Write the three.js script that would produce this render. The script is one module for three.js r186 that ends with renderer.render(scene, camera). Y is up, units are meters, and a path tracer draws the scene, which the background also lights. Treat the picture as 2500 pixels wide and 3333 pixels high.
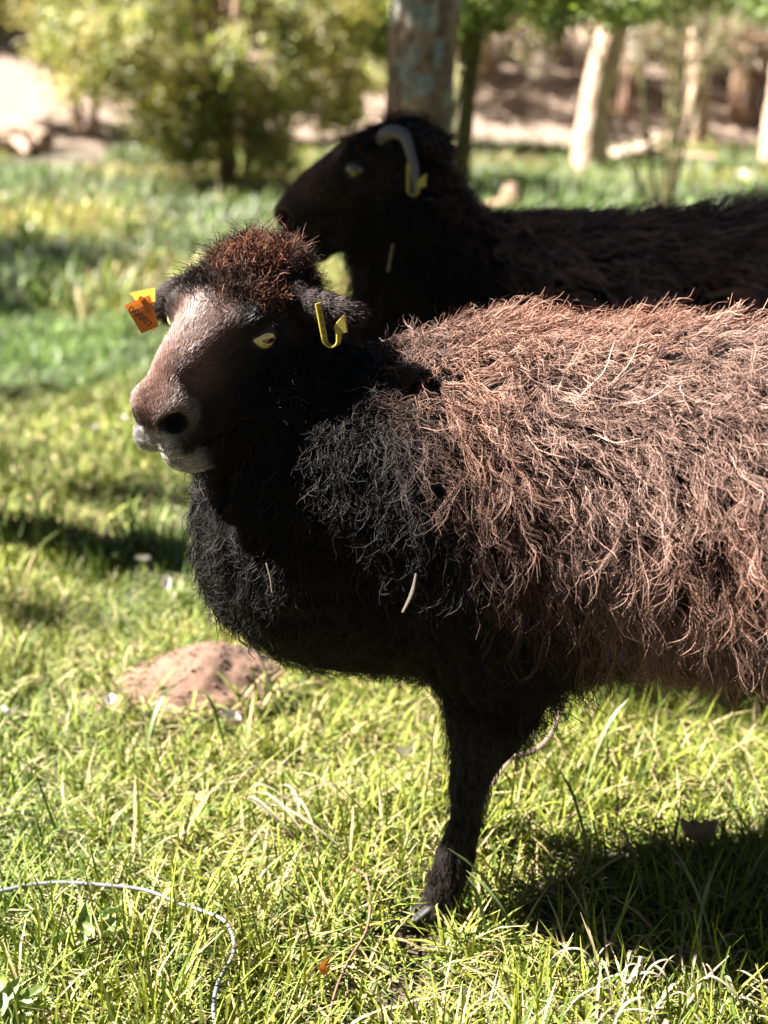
import * as THREE from 'three';
import { mergeGeometries } from 'three/addons/utils/BufferGeometryUtils.js';

// ------------------------------------------------------------------ camera, sky, sun, exposure
const scene = new THREE.Scene();
const camera = new THREE.PerspectiveCamera(40, 3 / 4, 0.05, 300);
camera.position.set(0, 0.7, 0);
camera.rotation.set(THREE.MathUtils.degToRad(-16), 0, 0);
camera.focus = 1.13;
camera.userData.fStop = 4.6;
scene.add(camera);
camera.updateMatrixWorld(true);

const SUN = new THREE.Vector3(-0.71, 0.7, -0.13).normalize(), SKY = 0.19;
{ // clear blue sky, paler towards the horizon and round the sun
  const W = 256, H = 128, d = new Float32Array(W * H * 4);
  for (let j = 0; j < H; j++) for (let i = 0; i < W; i++) {
    const el = ((j + 0.5) / H - 0.5) * Math.PI, az = ((i + 0.5) / W - 0.5) * 2 * Math.PI, dir = [Math.cos(el) * Math.cos(az), Math.sin(el), Math.cos(el) * Math.sin(az)];
    const h = Math.exp(-Math.max(0, dir[1]) * 3.2), c = Math.max(0, dir[0] * SUN.x + dir[1] * SUN.y + dir[2] * SUN.z), g = 0.09 * Math.pow(c, 6), k = (j * W + i) * 4;
    d[k] = 0.045 + 0.1 * h + g; d[k + 1] = 0.08 + 0.105 * h + g * 0.98; d[k + 2] = 0.15 + 0.1 * h + g * 0.92; d[k + 3] = 1;
    for (let q = 0; q < 3; q++) d[k + q] *= SKY;
  }
  const t = new THREE.DataTexture(d, W, H, THREE.RGBAFormat, THREE.FloatType); t.mapping = THREE.EquirectangularReflectionMapping; t.magFilter = THREE.LinearFilter; t.needsUpdate = true; scene.background = t; scene.environment = t;
}
const sun = new THREE.DirectionalLight(new THREE.Color(1, 0.95, 0.87), 5);
sun.name = 'sun';
sun.position.copy(SUN).multiplyScalar(30);
sun.castShadow = true;
sun.shadow.mapSize.set(4096, 4096);
Object.assign(sun.shadow.camera, { left: -14, right: 14, top: 14, bottom: -14, near: 1, far: 70 });
scene.add(sun); scene.add(sun.target);
const renderer = new THREE.WebGLRenderer({ antialias: true });
renderer.toneMapping = THREE.LinearToneMapping;
renderer.toneMappingExposure = 8.3;
renderer.shadowMap.enabled = true;

// ------------------------------------------------------------------ helpers
function RNG(seed) { let a = seed >>> 0; return () => { a = (a + 0x6D2B79F5) | 0; let t = Math.imul(a ^ (a >>> 15), 1 | a); t = (t + Math.imul(t ^ (t >>> 7), 61 | t)) ^ t; return ((t ^ (t >>> 14)) >>> 0) / 4294967296; }; }
const V = (x, y, z) => new THREE.Vector3(x, y, z);
const lerp = (a, b, t) => a + (b - a) * t;
const clamp = (x, a, b) => Math.min(b, Math.max(a, x));
const smooth = (a, b, x) => { const t = clamp((x - a) / (b - a), 0, 1); return t * t * (3 - 2 * t); };
function hash3(x, y, z) { let h = Math.imul(x, 374761393) + Math.imul(y, 668265263) + Math.imul(z, 2147483647 - 1640531527); h = Math.imul(h ^ (h >>> 13), 1274126177); return ((h ^ (h >>> 16)) >>> 0) / 4294967296; }
function noise(x, y, z) {           // value noise, 0..1
  const xi = Math.floor(x), yi = Math.floor(y), zi = Math.floor(z);
  let fx = x - xi, fy = y - yi, fz = z - zi; fx = fx * fx * (3 - 2 * fx); fy = fy * fy * (3 - 2 * fy); fz = fz * fz * (3 - 2 * fz);
  const l = (a, b, t) => a + (b - a) * t;
  return l(l(l(hash3(xi, yi, zi), hash3(xi + 1, yi, zi), fx), l(hash3(xi, yi + 1, zi), hash3(xi + 1, yi + 1, zi), fx), fy),
    l(l(hash3(xi, yi, zi + 1), hash3(xi + 1, yi, zi + 1), fx), l(hash3(xi, yi + 1, zi + 1), hash3(xi + 1, yi + 1, zi + 1), fx), fy), fz);
}
const fbm = (x, y, z, o = 4) => { let s = 0, a = 0.5, f = 1; for (let i = 0; i < o; i++) { s += a * noise(x * f, y * f, z * f); a *= 0.5; f *= 2.03; } return s; };
const names = new Map();
function numbered(n) { const k = names.get(n) || 0; names.set(n, k + 1); return k ? n + '_' + String(k).padStart(3, '0') : n; }
function tag(o, label, category, group) { o.userData.label = label; o.userData.category = category; if (group) o.userData.group = group; return o; }
function shade(o) { o.traverse((c) => { if (c.isMesh) { c.castShadow = true; c.receiveShadow = true; } }); return o; }
function thing(name, label, category, pos = [0, 0, 0], group) { const g = new THREE.Group(); g.name = numbered(name); g.position.set(...pos); tag(g, label, category, group); scene.add(g); return g; }
function part(name, geo, mat, parent) { const m = new THREE.Mesh(geo, mat); m.name = name; m.castShadow = m.receiveShadow = true; parent.add(m); return m; }
function single(name, geo, mat, label, category, group) { const m = new THREE.Mesh(geo, mat); m.name = numbered(name); m.castShadow = m.receiveShadow = true; tag(m, label, category, group); scene.add(m); return m; }
function instanced(name, geo, mat, mats, cols, parent, stuff = true) {
  const im = new THREE.InstancedMesh(geo, mat, mats.length); im.name = name;
  for (let i = 0; i < mats.length; i++) { im.setMatrixAt(i, mats[i]); if (cols) im.setColorAt(i, cols[i]); }
  im.castShadow = im.receiveShadow = true; if (stuff) im.userData.kind = 'stuff'; (parent || scene).add(im); return im;
}
class Bulk {                 // many placed copies of small shapes, joined into one mesh
  constructor() { this.p = []; this.n = []; this.c = []; this.i = []; this.count = 0; }
  add(g, m, col) {
    const P = g.attributes.position.array, N = g.attributes.normal.array, K = g.attributes.color.array, I = g.index.array, e = m.elements, n = P.length / 3, p = new Float32Array(n * 3), q = new Float32Array(n * 3), c = new Float32Array(n * 3), ix = new Uint32Array(I.length);
    const sx = 1 / (e[0] * e[0] + e[1] * e[1] + e[2] * e[2]), sy = 1 / (e[4] * e[4] + e[5] * e[5] + e[6] * e[6]), sz = 1 / (e[8] * e[8] + e[9] * e[9] + e[10] * e[10]);
    for (let k = 0; k < n * 3; k += 3) {
      const x = P[k], y = P[k + 1], z = P[k + 2]; p[k] = e[0] * x + e[4] * y + e[8] * z + e[12]; p[k + 1] = e[1] * x + e[5] * y + e[9] * z + e[13]; p[k + 2] = e[2] * x + e[6] * y + e[10] * z + e[14];
      const a = N[k] * sx, b = N[k + 1] * sy, d = N[k + 2] * sz; let u = e[0] * a + e[4] * b + e[8] * d, v = e[1] * a + e[5] * b + e[9] * d, w = e[2] * a + e[6] * b + e[10] * d; const l = 1 / (Math.hypot(u, v, w) || 1); q[k] = u * l; q[k + 1] = v * l; q[k + 2] = w * l;
      c[k] = K[k] * col.r; c[k + 1] = K[k + 1] * col.g; c[k + 2] = K[k + 2] * col.b;
    }
    for (let k = 0; k < I.length; k++) ix[k] = I[k] + this.count; this.count += n; this.p.push(p); this.n.push(q); this.c.push(c); this.i.push(ix);
  }
  build() { const cat = (L, T) => { let n = 0; for (const a of L) n += a.length; const o = new T(n); n = 0; for (const a of L) { o.set(a, n); n += a.length; } return o; }; const g = new THREE.BufferGeometry(); g.setAttribute('position', new THREE.BufferAttribute(cat(this.p, Float32Array), 3)); g.setAttribute('normal', new THREE.BufferAttribute(cat(this.n, Float32Array), 3)); g.setAttribute('color', new THREE.BufferAttribute(cat(this.c, Float32Array), 3)); g.setIndex(new THREE.BufferAttribute(cat(this.i, Uint32Array), 1)); return g; }
}
const C = (r, g, b) => new THREE.Color().setRGB(r, g, b);
const std = (r, g, b, rough = 0.9, extra = {}) => new THREE.MeshStandardMaterial({ color: C(r, g, b), roughness: rough, ...extra });
const phys = (r, g, b, rough = 0.9, extra = {}) => new THREE.MeshPhysicalMaterial({ color: C(r, g, b), roughness: rough, ...extra });
function basis(pos, y, hint, len, wid) {       // matrix whose +y runs along y, +x near hint
  const Y = y.clone().normalize(), X = hint.clone().addScaledVector(Y, -hint.dot(Y)); if (X.lengthSq() < 1e-6) X.set(Y.y, -Y.x, 0.1); X.normalize();
  const Z = V(0, 0, 0).crossVectors(X, Y); return new THREE.Matrix4().makeBasis(X.multiplyScalar(wid), Y.multiplyScalar(len), Z.multiplyScalar(wid)).setPosition(pos);
}
function dataTex(n, fn, srgb, rep = 1) {
  const d = new Uint8Array(n * n * 4);
  for (let j = 0; j < n; j++) for (let i = 0; i < n; i++) { const c = fn(i / n, j / n); const k = (j * n + i) * 4; d[k] = clamp(c[0] * 255, 0, 255); d[k + 1] = clamp(c[1] * 255, 0, 255); d[k + 2] = clamp(c[2] * 255, 0, 255); d[k + 3] = 255; }
  const t = new THREE.DataTexture(d, n, n); t.wrapS = t.wrapT = THREE.RepeatWrapping; t.magFilter = THREE.LinearFilter; t.minFilter = THREE.LinearMipmapLinearFilter; t.generateMipmaps = true; if (srgb) t.colorSpace = THREE.SRGBColorSpace; t.repeat.set(rep, rep); t.needsUpdate = true; return t;
}
// tube along points with radii; uv in metres
function tube(pts, radii, sides = 8, sub = 4, rough = 0, seed = 1, caps = true) {
  const cur = new THREE.CatmullRomCurve3(pts.map((p) => V(...p))), n = (pts.length - 1) * sub;
  const pos = [], uv = [], idx = []; let len = 0, prev = null, ref = V(0.31, 0.11, 0.94).normalize();
  for (let i = 0; i <= n; i++) {
    const t = i / n, p = cur.getPoint(t), tan = cur.getTangent(t); if (prev) len += p.distanceTo(prev); prev = p.clone();
    const f = t * (radii.length - 1), k = Math.min(radii.length - 2, Math.floor(f)), r = lerp(radii[k], radii[k + 1], f - k);
    const a = ref.clone().addScaledVector(tan, -ref.dot(tan)).normalize(), b = V(0, 0, 0).crossVectors(tan, a); ref = a.clone();
    for (let s = 0; s <= sides; s++) {
      const th = s / sides * Math.PI * 2, cx = Math.cos(th), sy = Math.sin(th);
      const rr = r * (1 + rough * (fbm(cx * 2.3 + seed, sy * 2.3 + 7, len * 7 + seed * 3, 3) - 0.45) * 2);
      pos.push(p.x + (a.x * cx + b.x * sy) * rr, p.y + (a.y * cx + b.y * sy) * rr, p.z + (a.z * cx + b.z * sy) * rr); uv.push(th * r, len);
    }
  }
  for (let i = 0; i < n; i++) for (let s = 0; s < sides; s++) { const q = i * (sides + 1) + s; idx.push(q, q + 1, q + sides + 1, q + 1, q + sides + 2, q + sides + 1); }
  if (caps) for (const e of [0, n]) { const c = pos.length / 3, p = cur.getPoint(e / n); pos.push(p.x, p.y, p.z); uv.push(0, e ? len : 0); for (let s = 0; s < sides; s++) { const q = e * (sides + 1) + s; e ? idx.push(q, q + 1, c) : idx.push(q + 1, q, c); } }
  const g = new THREE.BufferGeometry(); g.setAttribute('position', new THREE.Float32BufferAttribute(pos, 3)); g.setAttribute('uv', new THREE.Float32BufferAttribute(uv, 2)); g.setIndex(idx); g.computeVertexNormals(); return g;
}
// signed distances
const vlen = Math.hypot;
function sdCone(p, a, b, ra, rb) {           // tapered capsule (linear radius)
  const bx = b[0] - a[0], by = b[1] - a[1], bz = b[2] - a[2], px = p[0] - a[0], py = p[1] - a[1], pz = p[2] - a[2];
  const t = clamp((px * bx + py * by + pz * bz) / (bx * bx + by * by + bz * bz), 0, 1);
  return vlen(px - bx * t, py - by * t, pz - bz * t) - lerp(ra, rb, t);
}
function sdEll(p, c, r) { const x = p[0] - c[0], y = p[1] - c[1], z = p[2] - c[2], k0 = vlen(x / r[0], y / r[1], z / r[2]), k1 = vlen(x / (r[0] * r[0]), y / (r[1] * r[1]), z / (r[2] * r[2])); return k1 < 1e-9 ? -Math.min(...r) : k0 * (k0 - 1) / k1; }
const smin = (a, b, k) => { const h = Math.max(k - Math.abs(a - b), 0) / k; return Math.min(a, b) - h * h * k * 0.25; };
const smax = (a, b, k) => -smin(-a, -b, k);
function surfaceNets(sdf, lo, hi, cell) {
  const n = [0, 1, 2].map((i) => Math.ceil((hi[i] - lo[i]) / cell) + 1), [nx, ny, nz] = n, F = new Float32Array(nx * ny * nz), p = [0, 0, 0];
  for (let k = 0, q = 0; k < nz; k++) for (let j = 0; j < ny; j++) for (let i = 0; i < nx; i++, q++) { p[0] = lo[0] + i * cell; p[1] = lo[1] + j * cell; p[2] = lo[2] + k * cell; F[q] = sdf(p); }
  const id = new Int32Array(nx * ny * nz).fill(-1), pos = [], idx = [], at = (i, j, k) => (k * ny + j) * nx + i;
  for (let k = 0; k < nz - 1; k++) for (let j = 0; j < ny - 1; j++) for (let i = 0; i < nx - 1; i++) {
    let m = 0, sx = 0, sy = 0, sz = 0, c = 0;
    for (let e = 0; e < 8; e++) if (F[at(i + (e & 1), j + ((e >> 1) & 1), k + (e >> 2))] < 0) m |= 1 << e;
    if (m === 0 || m === 255) continue;
    for (let e = 0; e < 8; e++) for (let ax = 0; ax < 3; ax++) { if (e & (1 << ax)) continue; const g = e | (1 << ax); if (((m >> e) & 1) === ((m >> g) & 1)) continue;
      const fe = F[at(i + (e & 1), j + ((e >> 1) & 1), k + (e >> 2))], fg = F[at(i + (g & 1), j + ((g >> 1) & 1), k + (g >> 2))], t = fe / (fe - fg);
      sx += (e & 1) + (ax === 0 ? t : 0); sy += ((e >> 1) & 1) + (ax === 1 ? t : 0); sz += (e >> 2) + (ax === 2 ? t : 0); c++; }
    id[at(i, j, k)] = pos.length / 3; pos.push(lo[0] + (i + sx / c) * cell, lo[1] + (j + sy / c) * cell, lo[2] + (k + sz / c) * cell);
  }
  const quad = (a, b, c, d, flip) => { if (a < 0 || b < 0 || c < 0 || d < 0) return; flip ? idx.push(a, c, b, a, d, c) : idx.push(a, b, c, a, c, d); };
  for (let k = 1; k < nz - 1; k++) for (let j = 1; j < ny - 1; j++) for (let i = 1; i < nx - 1; i++) {
    const f0 = F[at(i, j, k)] < 0;
    if (f0 !== F[at(i + 1, j, k)] < 0) quad(id[at(i, j - 1, k - 1)], id[at(i, j, k - 1)], id[at(i, j, k)], id[at(i, j - 1, k)], !f0);
    if (f0 !== F[at(i, j + 1, k)] < 0) quad(id[at(i - 1, j, k - 1)], id[at(i - 1, j, k)], id[at(i, j, k)], id[at(i, j, k - 1)], !f0);
    if (f0 !== F[at(i, j, k + 1)] < 0) quad(id[at(i - 1, j - 1, k)], id[at(i, j - 1, k)], id[at(i, j, k)], id[at(i - 1, j, k)], !f0);
  }
  const nor = new Float32Array(pos.length), h = cell * 0.5;
  for (let v = 0; v < pos.length; v += 3) {
    const q = [pos[v], pos[v + 1], pos[v + 2]], g = [0, 1, 2].map((a) => { q[a] += h; const f1 = sdf(q); q[a] -= 2 * h; const f2 = sdf(q); q[a] += h; return f1 - f2; }), l = vlen(...g) || 1;
    nor[v] = g[0] / l; nor[v + 1] = g[1] / l; nor[v + 2] = g[2] / l;
  }
  const geo = new THREE.BufferGeometry(); geo.setAttribute('position', new THREE.Float32BufferAttribute(pos, 3)); geo.setAttribute('normal', new THREE.BufferAttribute(nor, 3)); geo.setIndex(idx); return geo;
}
function sampler(geo, rng) {         // area-weighted points with normals
  const P = geo.attributes.position, N = geo.attributes.normal, I = geo.index.array, n = I.length / 3, cum = new Float64Array(n); let tot = 0;
  const a = V(0, 0, 0), b = V(0, 0, 0), c = V(0, 0, 0);
  for (let t = 0; t < n; t++) { a.fromBufferAttribute(P, I[t * 3]); b.fromBufferAttribute(P, I[t * 3 + 1]); c.fromBufferAttribute(P, I[t * 3 + 2]); tot += b.sub(a).cross(c.sub(a)).length() / 2; cum[t] = tot; }
  const draw = (pos, nor) => {
    const r = rng() * tot; let l = 0, h = n - 1; while (l < h) { const m = (l + h) >> 1; cum[m] < r ? l = m + 1 : h = m; }
    let u = rng(), w = rng(); if (u + w > 1) { u = 1 - u; w = 1 - w; }
    pos.set(0, 0, 0); nor.set(0, 0, 0); [1 - u - w, u, w].forEach((k, i) => { const q = I[l * 3 + i]; pos.x += k * P.getX(q); pos.y += k * P.getY(q); pos.z += k * P.getZ(q); nor.x += k * N.getX(q); nor.y += k * N.getY(q); nor.z += k * N.getZ(q); }); nor.normalize();
  };
  draw.area = tot; return draw;
}

// ------------------------------------------------------------------ terrain
function groundY(x, z) {
  const d = -z, side = 0.15 * x;
  let h = 0.05 * Math.max(0, d - 3 - 0.4 * Math.sin(x * 0.7)) * smooth(2.6, 5, d);
  const bank = Math.max(0, d - 11.2 - 0.35 * x * (x > 0 ? 0.25 : -0.55) * -1 * 0.4 - side);
  h += Math.min(bank * 0.42, 5.5 + 0.02 * bank);
  h += 0.05 * (fbm(x * 0.9 + 5, 2.2, z * 0.9, 3) - 0.44) * smooth(1.8, 3.5, d + Math.abs(x) * 0.3) + 0.015 * (fbm(x * 5, 8.1, z * 5, 2) - 0.37);
  return h;
}
{
  const xs = [], zs = [], warp = (t) => Math.sign(t) * (0.9 * Math.abs(t) + 49 * Math.pow(Math.abs(t), 4));
  for (let i = -110; i <= 110; i++) xs.push(warp(i / 110));
  for (let j = -90; j <= 150; j++) zs.push(-1.3 - warp(j / 130));
  const pos = [], col = [], uv = [], idx = [], W = xs.length;
  for (const z of zs) for (const x of xs) {
    const y = groundY(x, z); pos.push(x, y, z); uv.push(x, z);
    const d = -z, lit = smooth(0.42, 0.58, fbm(x * 0.45 + 3, 1, z * 0.45, 4)), wood = smooth(10.2, 11.5, d - 0.1 * x), dry = smooth(0.5, 0.1, vlen((x + 2.0) / 1.0, (z + 9.3) / 0.9) * 0.5);
    const g = [0.026, 0.026, 0.01], br = [0.1, 0.064, 0.042], litt = [0.26, 0.187, 0.145];
    const m = Math.max(dry, 0.35 * lit), n2 = 0.65 + 0.7 * fbm(x * 6, 4, z * 6, 3);
    for (let c = 0; c < 3; c++) col.push(lerp(lerp(g[c], br[c], m), litt[c], wood) * n2);
  }
  for (let j = 0; j < zs.length - 1; j++) for (let i = 0; i < W - 1; i++) { const q = j * W + i; idx.push(q, q + 1, q + W, q + 1, q + W + 1, q + W); }
  const g = new THREE.BufferGeometry(); g.setAttribute('position', new THREE.Float32BufferAttribute(pos, 3)); g.setAttribute('color', new THREE.Float32BufferAttribute(col, 3)); g.setAttribute('uv', new THREE.Float32BufferAttribute(uv, 2)); g.setIndex(idx); g.computeVertexNormals();
  const bump = dataTex(512, (u, v) => { const a = fbm(u * 60, v * 60, 3, 4); return [a, a, a]; }, false, 2.5);
  const m = new THREE.Mesh(g, std(1, 1, 1, 1, { vertexColors: true, bumpMap: bump, bumpScale: 0.012 })); m.name = 'ground'; m.userData.kind = 'structure'; m.receiveShadow = m.castShadow = true; scene.add(m);
}

// ------------------------------------------------------------------ molehill
const HILL = [-0.225, -1.6, 0.14, 0.13, 0.075];          // x, z, radius x, radius z, height
function hillY(x, z) { const dx = (x - HILL[0]) / HILL[2], dz = (z - HILL[1]) / HILL[3], r = Math.hypot(dx, dz) + 0.22 * (fbm(x * 14, 3, z * 14, 3) - 0.44); return r > 1.15 ? -1 : HILL[4] * (Math.pow(Math.cos(Math.min(1.15, r) / 1.15 * Math.PI / 2), 1.15)) - 0.008; }
{
  const hill = thing('molehill', 'low molehill of bare reddish brown crumbly soil in the lawn', 'molehill', [HILL[0], 0, HILL[1]]);
  const pos = [], idx = [], col = [], NR = 60, NT = 150;
  for (let i = 0; i <= NR; i++) for (let j = 0; j <= NT; j++) {
    const r = i / NR * 1.2, t = j / NT * Math.PI * 2, x = HILL[0] + Math.cos(t) * r * HILL[2], z = HILL[1] + Math.sin(t) * r * HILL[3], h = Math.max(-0.012, hillY(x, z));
    const y = groundY(x, z) + h + (h > 0 ? 0.009 * (fbm(x * 70, 9, z * 70, 3) - 0.45) + 0.018 * (fbm(x * 24, 3, z * 24, 3) - 0.42) : 0);
    pos.push(x - HILL[0], y, z - HILL[1]); const k = 0.75 + 0.6 * fbm(x * 30, 5, z * 30, 3); col.push(0.11 * k, 0.06 * k, 0.039 * k);
  }
  for (let i = 0; i < NR; i++) for (let j = 0; j < NT; j++) { const q = i * (NT + 1) + j; idx.push(q, q + 1, q + NT + 1, q + 1, q + NT + 2, q + NT + 1); }
  const g = new THREE.BufferGeometry(); g.setAttribute('position', new THREE.Float32BufferAttribute(pos, 3)); g.setAttribute('color', new THREE.Float32BufferAttribute(col, 3)); g.setIndex(idx); g.computeVertexNormals();
  const earth = std(1, 1, 1, 1, { vertexColors: true }); part('mound', g, earth, hill);
  const rng = RNG(77), mats = [], cols = [], cg = new THREE.DodecahedronGeometry(1, 0);
  for (let i = 0; i < 1100; i++) {
    const t = rng() * 6.283, r = Math.sqrt(rng()) * 1.25, x = HILL[0] + Math.cos(t) * r * HILL[2], z = HILL[1] + Math.sin(t) * r * HILL[3], s = 0.0007 + 0.0024 * Math.pow(rng(), 5);
    const h = Math.max(0, hillY(x, z)); mats.push(new THREE.Matrix4().compose(V(x - HILL[0], groundY(x, z) + h + s * 0.3 + (h > 0 ? 0.009 * (fbm(x * 70, 9, z * 70, 3) - 0.45) + 0.018 * (fbm(x * 24, 3, z * 24, 3) - 0.42) : 0), z - HILL[1]), new THREE.Quaternion().setFromEuler(new THREE.Euler(rng() * 6, rng() * 6, 0)), V(s, s * 0.8, s * 1.1)));
    const k = 0.6 + 0.8 * rng(); cols.push(C(0.135 * k, 0.07 * k, 0.045 * k));
  }
  instanced('soil_crumbs', cg, std(1, 1, 1, 1), mats, cols, hill);
}

// ------------------------------------------------------------------ grass
function bladeTuft(seed, n, spread, wid, lenMin, bend, straw, S = 4, yel = 0.5) {
  const rng = RNG(seed), pos = [], col = [], idx = [];
  for (let b = 0; b < n; b++) {
    const a = rng() * 6.283, r = Math.sqrt(rng()) * spread, ox = Math.cos(a) * r, oz = Math.sin(a) * r, dir = rng() * 6.283, L = lerp(lenMin, 1, rng()), lean = 0.15 + bend * rng(), w = wid * (0.6 + 0.7 * rng()), tw = rng() * 1.2 - 0.6;
    const dry = rng() < straw, k = 0.75 + 0.5 * rng(), c = dry ? [0.33 * k, 0.27 * k, 0.15 * k] : rng() < yel ? [0.15 * k, 0.18 * k, 0.014 * k] : [0.085 * k, 0.135 * k, 0.017 * k];
    const base = pos.length / 3; let x = ox, y = -0.06, z = oz, th = lean * 0.35; const kink = rng() < 0.25 ? 0.5 + rng() * 1.2 : 0, at = 1 + Math.floor(rng() * (S - 1));
    for (let s = 0; s <= S; s++) {
      const t = s / S, ww = w * (s === S ? 0.12 : (0.75 + 0.45 * t) * (1 - 0.75 * t * t)), pa = dir + Math.PI / 2 + tw * t;
      pos.push(x - Math.cos(pa) * ww, y, z - Math.sin(pa) * ww, x + Math.cos(pa) * ww, y + ww * 0.3, z + Math.sin(pa) * ww); col.push(...c, ...c);
      if (s < S) { const q = base + s * 2; idx.push(q, q + 1, q + 2, q + 1, q + 3, q + 2); }
      th += lean * 1.25 / S + (s === at ? kink : 0); const st = L / S; x += Math.cos(dir) * Math.sin(th) * st; z += Math.sin(dir) * Math.sin(th) * st; y += Math.cos(th) * st;
    }
  }
  const g = new THREE.BufferGeometry(); g.setAttribute('position', new THREE.Float32BufferAttribute(pos, 3)); g.setAttribute('color', new THREE.Float32BufferAttribute(col, 3)); g.setIndex(idx); g.computeVertexNormals(); return g;
}
const grassMat = phys(1, 1, 1, 0.55, { vertexColors: true, side: THREE.DoubleSide, transmission: 0.24, thickness: 0, specularIntensity: 0.6 });
grassMat.roughness = 0.75;
const avoid = [[0.025, -1.085, 0.04], [0.05, -1.105, 0.028], [0.04, -1.235, 0.028]];
const UPV = V(0, 1, 0), ONE = C(1, 1, 1);
function tuftTint(x, z, tone) { const k = 0.72 + 0.55 * tone, warm = smooth(0.36, 0.6, fbm(x * 1.3, 11, z * 1.3, 3)); return C(k * lerp(0.68, 1.1, warm), k * lerp(0.92, 1.05, warm), k * lerp(1.1, 0.85, warm)); }
{ // lawn round the near sheep: every tuft set by itself
  const rng = RNG(11), near = [0, 1, 2, 3, 4, 5, 6, 7].map((i) => bladeTuft(100 + i, 10, 0.28, 0.017, 0.3, 1.3, 0.17, 3, 0.62)), B = new Bulk();
  for (let i = 0; i < 18500; i++) {
    const x = lerp(-0.62, 0.62, rng()), z = lerp(-1.98, -0.74, rng()), h = lerp(0.038, 0.084, rng()), yaw = rng() * 6.283, v = Math.floor(rng() * near.length), tone = rng(), keep = rng(), t1 = rng(), t2 = rng();
    if (Math.abs(x) > 0.3 - z * 0.16) continue;
    const hy = hillY(x, z); if (hy > 0.0 && (hy > 0.034 || keep > 0.55)) continue;
    if (avoid.some((a) => Math.hypot(x - a[0], z - a[1]) < a[2])) continue;
    const patch = fbm(x * 5 + 9, 3, z * 5, 3), tall = fbm(x * 5 + 2, 7, z * 5, 2); if (patch < 0.27 && keep > 0.3) continue;
    B.add(near[v], new THREE.Matrix4().compose(V(x, groundY(x, z) + Math.max(0, hy), z), new THREE.Quaternion().setFromEuler(new THREE.Euler((t1 - 0.5) * 0.6, yaw, (t2 - 0.5) * 0.6)), V(h * 1.05, h * (0.35 + 1.5 * tall + (t1 > 0.93 ? 0.5 : 0)), h * 1.05)), tuftTint(x, z, tone));
  }
  const m = single('lawn_grass', B.build(), grassMat, 'short dense sunlit lawn grass in front of and under the sheep', 'grass'); m.userData.kind = 'stuff';
}
function grassTiles(name, label, tint, seed, size, tufts, hMin, hMax, n, spread, wid, straw, x0, x1, z0, z1, accept) {
  const rng = RNG(seed), base = [0, 1, 2, 3].map((i) => bladeTuft(seed * 10 + i, n, spread, wid, 0.4, 1.05, straw, 3, 0.85)), tiles = [];
  for (let v = 0; v < 5; v++) { const B = new Bulk(); for (let i = 0; i < tufts; i++) { const h = lerp(hMin, hMax, rng() * rng()), x = (rng() - 0.5) * size * 1.12, z = (rng() - 0.5) * size * 1.12, tl = fbm(x * 6 / size + v * 7, 3, z * 6 / size, 2), k = 0.7 + 0.6 * rng(); B.add(base[Math.floor(rng() * 4)], new THREE.Matrix4().compose(V(x, 0, z), new THREE.Quaternion().setFromEuler(new THREE.Euler((rng() - 0.5) * 0.5, rng() * 6.28, (rng() - 0.5) * 0.5)), V(h, h * (0.55 + 1.2 * tl), h)), C(k, k, k)); } tiles.push(B.build()); }
  const per = tiles.map(() => ({ m: [], c: [] }));
  for (let x = x0; x < x1; x += size) for (let z = z0; z < z1; z += size) {
    const jx = x + (rng() - 0.5) * size * 0.2, jz = z + (rng() - 0.5) * size * 0.2, v = Math.floor(rng() * 5), tone = rng(), yaw = rng() * 6.28; if (!accept(jx, jz, tone)) continue;
    const e = size * 0.4, nrm = V((groundY(jx - e, jz) - groundY(jx + e, jz)) / (2 * e), 1, (groundY(jx, jz - e) - groundY(jx, jz + e)) / (2 * e)).normalize(), q = new THREE.Quaternion().setFromUnitVectors(UPV, nrm).multiply(new THREE.Quaternion().setFromAxisAngle(UPV, yaw));
    per[v].m.push(new THREE.Matrix4().compose(V(jx, groundY(jx, jz), jz), q, V(1, 0.85 + 0.4 * tone, 1))); per[v].c.push(tuftTint(jx, jz, tone).multiply(tint));
  }
  const g = new THREE.Group(); g.name = name; g.userData.kind = 'stuff'; tag(g, label, 'grass'); scene.add(g);
  tiles.forEach((geo, i) => instanced('grass_tufts', geo, grassMat, per[i].m, per[i].c, g));
}
grassTiles('meadow_grass', 'soft green meadow grass behind the sheep', ONE, 12, 0.3, 210, 0.06, 0.12, 12, 0.4, 0.028, 0.22, -2.4, 2.4, -4.5, -0.6, (x, z) => Math.abs(x) < 0.75 - z * 0.42 && (z < -2.1 || Math.abs(x) > 0.3 - z * 0.16 + 0.12));
grassTiles('distant_grass', 'distant pale green grass below the wooded bank', ONE, 13, 0.75, 170, 0.09, 0.18, 16, 0.7, 0.05, 0.36, -6, 6, -12.2, -4.3, (x, z, k) => Math.abs(x) < 0.8 - z * 0.45 && !(-z - 0.1 * x > 10.8) && !(vlen((x + 2.0) / 1.0, (z + 9.3) / 0.9) < 0.75 && k > 0.3));

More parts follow.
